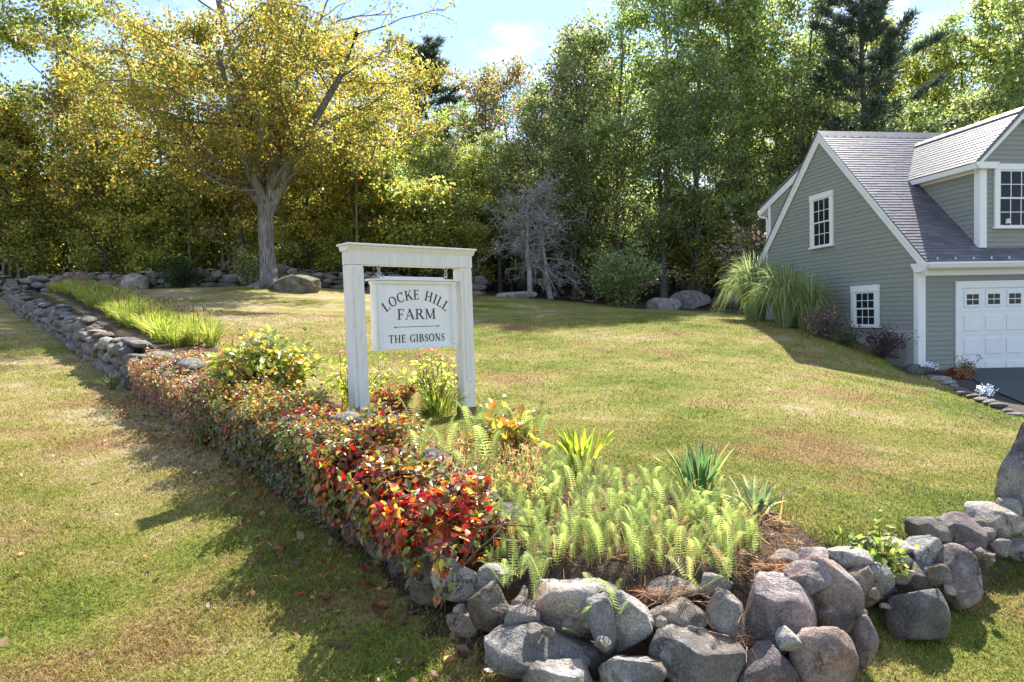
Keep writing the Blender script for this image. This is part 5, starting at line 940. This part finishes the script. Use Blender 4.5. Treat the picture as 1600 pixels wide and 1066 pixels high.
# ------------------------------------------------------------------ ferns
def frond_mesh(rg, n=21, curl=.35):
    V, F = [], []; off = 0; t = np.linspace(0, 1, n); z = np.sin(t * 1.35) / np.sin(1.35) ; y = curl * t ** 2.2; z = z - .18 * curl * t ** 4 * 2
    for i in range(n - 1):
        w_ = .006 * (1 - t[i]) + .002; V += [(-w_, y[i], z[i]), (w_, y[i], z[i]), (w_ * .8, y[i + 1], z[i + 1]), (-w_ * .8, y[i + 1], z[i + 1])]; F += [(off, off + 1, off + 2), (off, off + 2, off + 3)]; off += 4
    for i in range(2, n):
        ln = .125 * math.sin(pi * (t[i] ** .75) * .93 + .12) + .012; dz = .35 * ln
        for sx in (-1, 1):
            b = np.array([0, y[i], z[i]]); m_ = 4; wd = .017 + .05 * ln
            for j in range(m_):                                 # lobed leaflets along the pinna
                f0, f1 = j / m_, (j + 1) / m_; ww = wd * (1 - .75 * f0); c0 = b + np.array([sx * ln * f0, -.10 * ln * f0, dz * f0 - .25 * ln * f0 ** 2]); c1 = b + np.array([sx * ln * f1, -.10 * ln * f1, dz * f1 - .25 * ln * f1 ** 2]); mid = (c0 + c1) / 2
                V += [c0, mid + [0, .3 * ww, ww], c1, mid - [0, .3 * ww, ww]]; F += [(off, off + 1, off + 2), (off, off + 2, off + 3)]; off += 4
    return np.array(V, float), np.array(F)
rfn = np.random.default_rng(77); FR = []
for k in range(7):
    V, F = frond_mesh(rfn, 21, rfn.uniform(.04, .26)); base = [(.19, .245, .075), (.25, .31, .095), (.33, .38, .125), (.22, .28, .085), (.29, .34, .105), (.42, .4, .14), (.37, .25, .11)][k]; c_ = np.clip(np.array(base) * (1 + .12 * rfn.standard_normal((len(V), 1))), .01, .8); FR.append(meshnp('frond', V, [F], M['fern'], c_))
FB_ = np.array([(-.1, 4.05), (.5, 3.93), (1.15, 3.93), (1.5, 4.15), (1.62, 4.55), (1.35, 5.0), (1.2, 5.35), (.5, 5.7), (-.3, 5.9), (-.42, 4.6)]); cnt = 0; pts = []
def fern(x, y, h, nf, z=None, lb=None, spread=.42):
    global cnt
    pl = 'against the front boulders' if y < 4.25 else 'next to the iris leaves' if x > 1.05 else 'next to the red vines' if x < .15 else 'near the bright lily leaves' if y > 5.1 else 'in the thick of the corner bed'
    t = thing('fern', lb or 'light green feathery fern ' + pl, 'fern', (x, y, gz(x, y) if z is None else z), rfn.uniform(0, 6), 'ferns ' + (lb[5:] if lb else pl))
    for k in range(nf):
        o = bpy.data.objects.new('frond', FR[int(rfn.choice(7, p=[.2, .22, .17, .18, .13, .07, .03]))]); link(o, t); s = h * rfn.uniform(.7, 1.15); o.scale = (s * rfn.uniform(.85, 1.25), s, s); o.rotation_euler = (-rfn.uniform(.02, spread), rfn.uniform(-.12, .12), k * 6.28 / nf + rfn.uniform(-.5, .5)); o.location = (rfn.uniform(-.03, .03), rfn.uniform(-.03, .03), 0)
    cnt += 1
while len(pts) < 290:
    x, y = rfn.uniform(-.45, 1.8), 3.9 + 2. * rfn.random() ** 1.25
    if inpoly(np.array([x]), np.array([y]), FB_)[0] and all((x - a_) ** 2 + (y - b_) ** 2 > .0032 for a_, b_ in pts): pts.append((x, y))
for x, y in pts: fern(x, y, rfn.uniform(.13, .29) * (.9 if y > 5.2 else 1), 4)
for x, y, z, h in ((.0, 3.78, -1.48, .24), (.08, 3.66, -1.55, .24), (-.08, 3.72, -1.5, .2), (.35, 3.5, -1.68, .2), (.5, 3.5, -1.6, .28), (1.02, 3.72, -1.55, .24), (1.15, 3.72, -1.5, .26), (1.2, 3.78, -1.5, .24), (.95, 3.75, -1.5, .22), (.12, 3.72, -1.5, .26)): fern(x, y, h, 4, z, 'fern sprouting from a crack between the retaining boulders', .9)
for x, y in ((-.35, 5.0), (-.55, 5.5), (-.3, 5.9), (-.05, 6.0), (.2, 6.1), (-.2, 5.3), (.1, 5.9), (-.75, 5.3), (-.4, 6.3), (-1.0, 6.9)): fern(x, y, .42, 4, gz(x, y) + .1, 'taller feathery fern among the dry stalks beside the vines', .25)
# dry brown stalks and needles in the bed
def litter(name, label, cat, n, place, size, cols, wts, seed, tpl=(LEAF_Q, LEAF_QF), lift=.012, upb=1.6):
    rg = np.random.default_rng(seed); x, y = place(rg, n); P = np.stack([x, y, ground(x, y) + lift + .01 * rg.random(len(x))], -1); V, F, c_ = scatter(tpl[0], tpl[1], P, frames(rg.standard_normal((len(x), 3)) + [0, 0, upb], rg.standard_normal((len(x), 3))), size * rg.uniform(.5, 1.4, len(x)), pal(rg, len(x), cols, wts)); q = Acc()
    if F.shape[1] == 4: q.add(V, F, None, c_)
    else: q.add(V, None, F, c_)
    return tag(q.obj(name, M['leaf']), label, cat, None, 'stuff')
STK = (np.array([[-.02, 0, 0], [.02, 0, 0], [.012, 1, 0], [-.012, 1, 0]]), np.array([[0, 1, 2, 3]]))
BR = [(.2, .11, .055), (.3, .18, .09), (.13, .075, .045), (.36, .26, .16)]
def in_bed(rg, n): 
    x, y = rg.uniform(-1.4, 1.9, n * 3), rg.uniform(3.8, 7, n * 3); k = inpoly(x, y, BED) | inpoly(x, y, FB_); return x[k][:n], y[k][:n]
litter('bed_litter', 'dry brown needles and stalks on the bed soil', 'litter', 5200, in_bed, .13, BR, [3, 3, 2, 1.2], 111, STK, .01, 1.0)
def dry_spot(rg, n): x = rg.uniform(-.6, .2, n); return x, rg.uniform(4.7, 6.1, n)
rg = np.random.default_rng(117); n_ = 1500; x, y = dry_spot(rg, n_); P = np.stack([x, y, ground(x, y)], -1); V, F, c_ = scatter(STK[0] * np.array([.5, 1, 1]), STK[1], P, frames(rg.standard_normal((n_, 3)), rg.standard_normal((n_, 3)) * .35 + [0, 0, 1]), rg.uniform(.12, .34, n_), pal(rg, n_, [(.26, .14, .07), (.34, .2, .1), (.2, .18, .06), (.3, .28, .1)], [3, 2, 2, 2])); q = Acc(); q.add(V, F, None, c_)
lf_ = rg.integers(0, n_, 2600); P2 = P[lf_] + np.stack([rg.normal(0, .03, 2600), rg.normal(0, .03, 2600), rg.uniform(.03, .26, 2600)], -1); V, F, c_ = scatter(LEAF_Q, LEAF_QF, P2, frames(rg.standard_normal((2600, 3)) + [0, 0, .5], rg.standard_normal((2600, 3))), rg.uniform(.02, .05, 2600), pal(rg, 2600, [(.22, .13, .06), (.3, .17, .08), (.2, .22, .07), (.28, .3, .1)], [3, 3, 2, 2])); q.add(V, F, None, c_)
tag(q.obj('dry_stalks', M['leaf']), 'thicket of thin dry brown stalks beside the ferns', 'dry stalks', None, 'stuff')
def by_wall(rg, n): s = rg.uniform(0, Ltot, n); p, d = wall_at(s); nn = np.stack([-d[:, 1], d[:, 0]], -1); q = p - nn * rg.uniform(.3, .95, n)[:, None]; return q[:, 0], q[:, 1]
litter('fallen_leaves', 'brown fallen leaves along the foot of the vine-covered wall', 'leaves', 900, by_wall, .06, BR + [(.3, .08, .04)], [3, 3, 3, 1, 1], 112, (LEAF6, LEAF6F))
def on_lawn(rg, n): return rg.uniform(-6, 0, n), rg.uniform(3.4, 9, n)
litter('fallen_leaves', 'few scattered dead leaves on the open lawn', 'leaves', 170, on_lawn, .05, BR, [2, 3, 2, 3], 113, (LEAF6, LEAF6F), .03)
# needles caught on the boulders
rg = np.random.default_rng(115); q = Acc()
for (x, y, z) in ((.72, 3.68, -1.545), (.8, 3.72, -1.55), (.95, 3.74, -1.56), (1.42, 3.8, -1.46), (1.5, 3.85, -1.46), (.2, 3.62, -1.5), (1.12, 3.45, -1.68), (.38, 3.56, -1.55)):
    n_ = 90; P = np.array([x, y, z]) + rg.normal(0, 1, (n_, 3)) * [.07, .05, .015]; V, F, c_ = scatter(STK[0] * np.array([.6, 1, 1]), STK[1], P, frames(rg.standard_normal((n_, 3)) + [0, 0, 1], rg.standard_normal((n_, 3)) * [1, .6, .3]), rg.uniform(.05, .12, n_), pal(rg, n_, [(.26, .12, .06), (.33, .17, .09), (.16, .08, .05)], [3, 2, 2])); q.add(V, F, None, c_)
tag(q.obj('pine_needles', M['leaf']), 'rusty dry needles caught between the boulders', 'litter', None, 'stuff')

# ------------------------------------------------------------------ grass blades on the lawn
def grass(name, label, n, xr, yr, h, wd, seed, keep):
    rg = np.random.default_rng(seed); x, y = rg.uniform(*xr, n), yr[0] * (yr[1] / yr[0]) ** rg.random(n); k = (np.abs(x) < y * .82 + .6) & keep(x, y); x, y = x[k], y[k]; s = wall_sd(x, y); k = (np.abs(s) > .3) | (x > 4) | ((x > 1.8) & ((s > .08) | (s < -.22))); x, y, s = x[k], y[k], s[k]
    k = ~(inpoly(x, y, BED) | inpoly(x, y, FB_)) & ~((s < 0) & (s > -.5) & (x > -2.4) & (x < .2) & (rg.random(len(x)) < .6)) & (forest_mask(x, y) < .5); x, y = x[k], y[k]; n = len(x); z = ground(x, y)
    az = rg.uniform(0, 6.28, n); ln = h * rg.uniform(.5, 1.3, n) * (.75 + .5 * np.sin(x * 1.7 + 2 * np.sin(y)) ** 2); le = rg.uniform(.3, 1.5, n) * ln; ww = wd * rg.uniform(.7, 1.3, n) * (.6 + .07 * y); P = np.stack([x, y, z - .004], -1); dx, dy = np.cos(az), np.sin(az); a2 = az + rg.uniform(-1, 1, n) + 1.57; sx, sy = np.cos(a2) * ww / 2, np.sin(a2) * ww / 2; O = np.zeros(n)
    m_ = P + np.stack([dx * le * .4, dy * le * .4, ln * .6], -1); t_ = P + np.stack([dx * le, dy * le, ln * .85], -1); sd_ = np.stack([sx, sy, O], -1); V = np.stack([P - sd_, P + sd_, m_ + sd_ * .75, m_ - sd_ * .75, t_], 1).reshape(-1, 3); b = np.arange(n)[:, None] * 5
    me = meshnp(name, V, [b + np.array([[0, 1, 2, 3]]), b + np.array([[3, 2, 4]])], M['grass']); return tag(link(bpy.data.objects.new(name, me)), label, 'grass', None, 'stuff')
drv = np.array([(9.2, 15.4), (17.5, 16.8), (24, 12), (24, 4), (10, 5.5), (8.0, 8), (7.85, 10.4), (8.1, 11.7), (8.68, 13.6)])
grass('grass', 'short patchy grass of the lawns near the corner', 420000, (-7, 7), (3.0, 8.5), .032, .0055, 121, lambda x, y: ~inpoly(x, y, drv))
grass('grass', 'mown grass of the lawn sloping up towards the woods', 240000, (-15, 14), (8.5, 21), .036, .0075, 122, lambda x, y: ~inpoly(x, y, drv) & ~((x > 8.6) & (y > 15.2)))
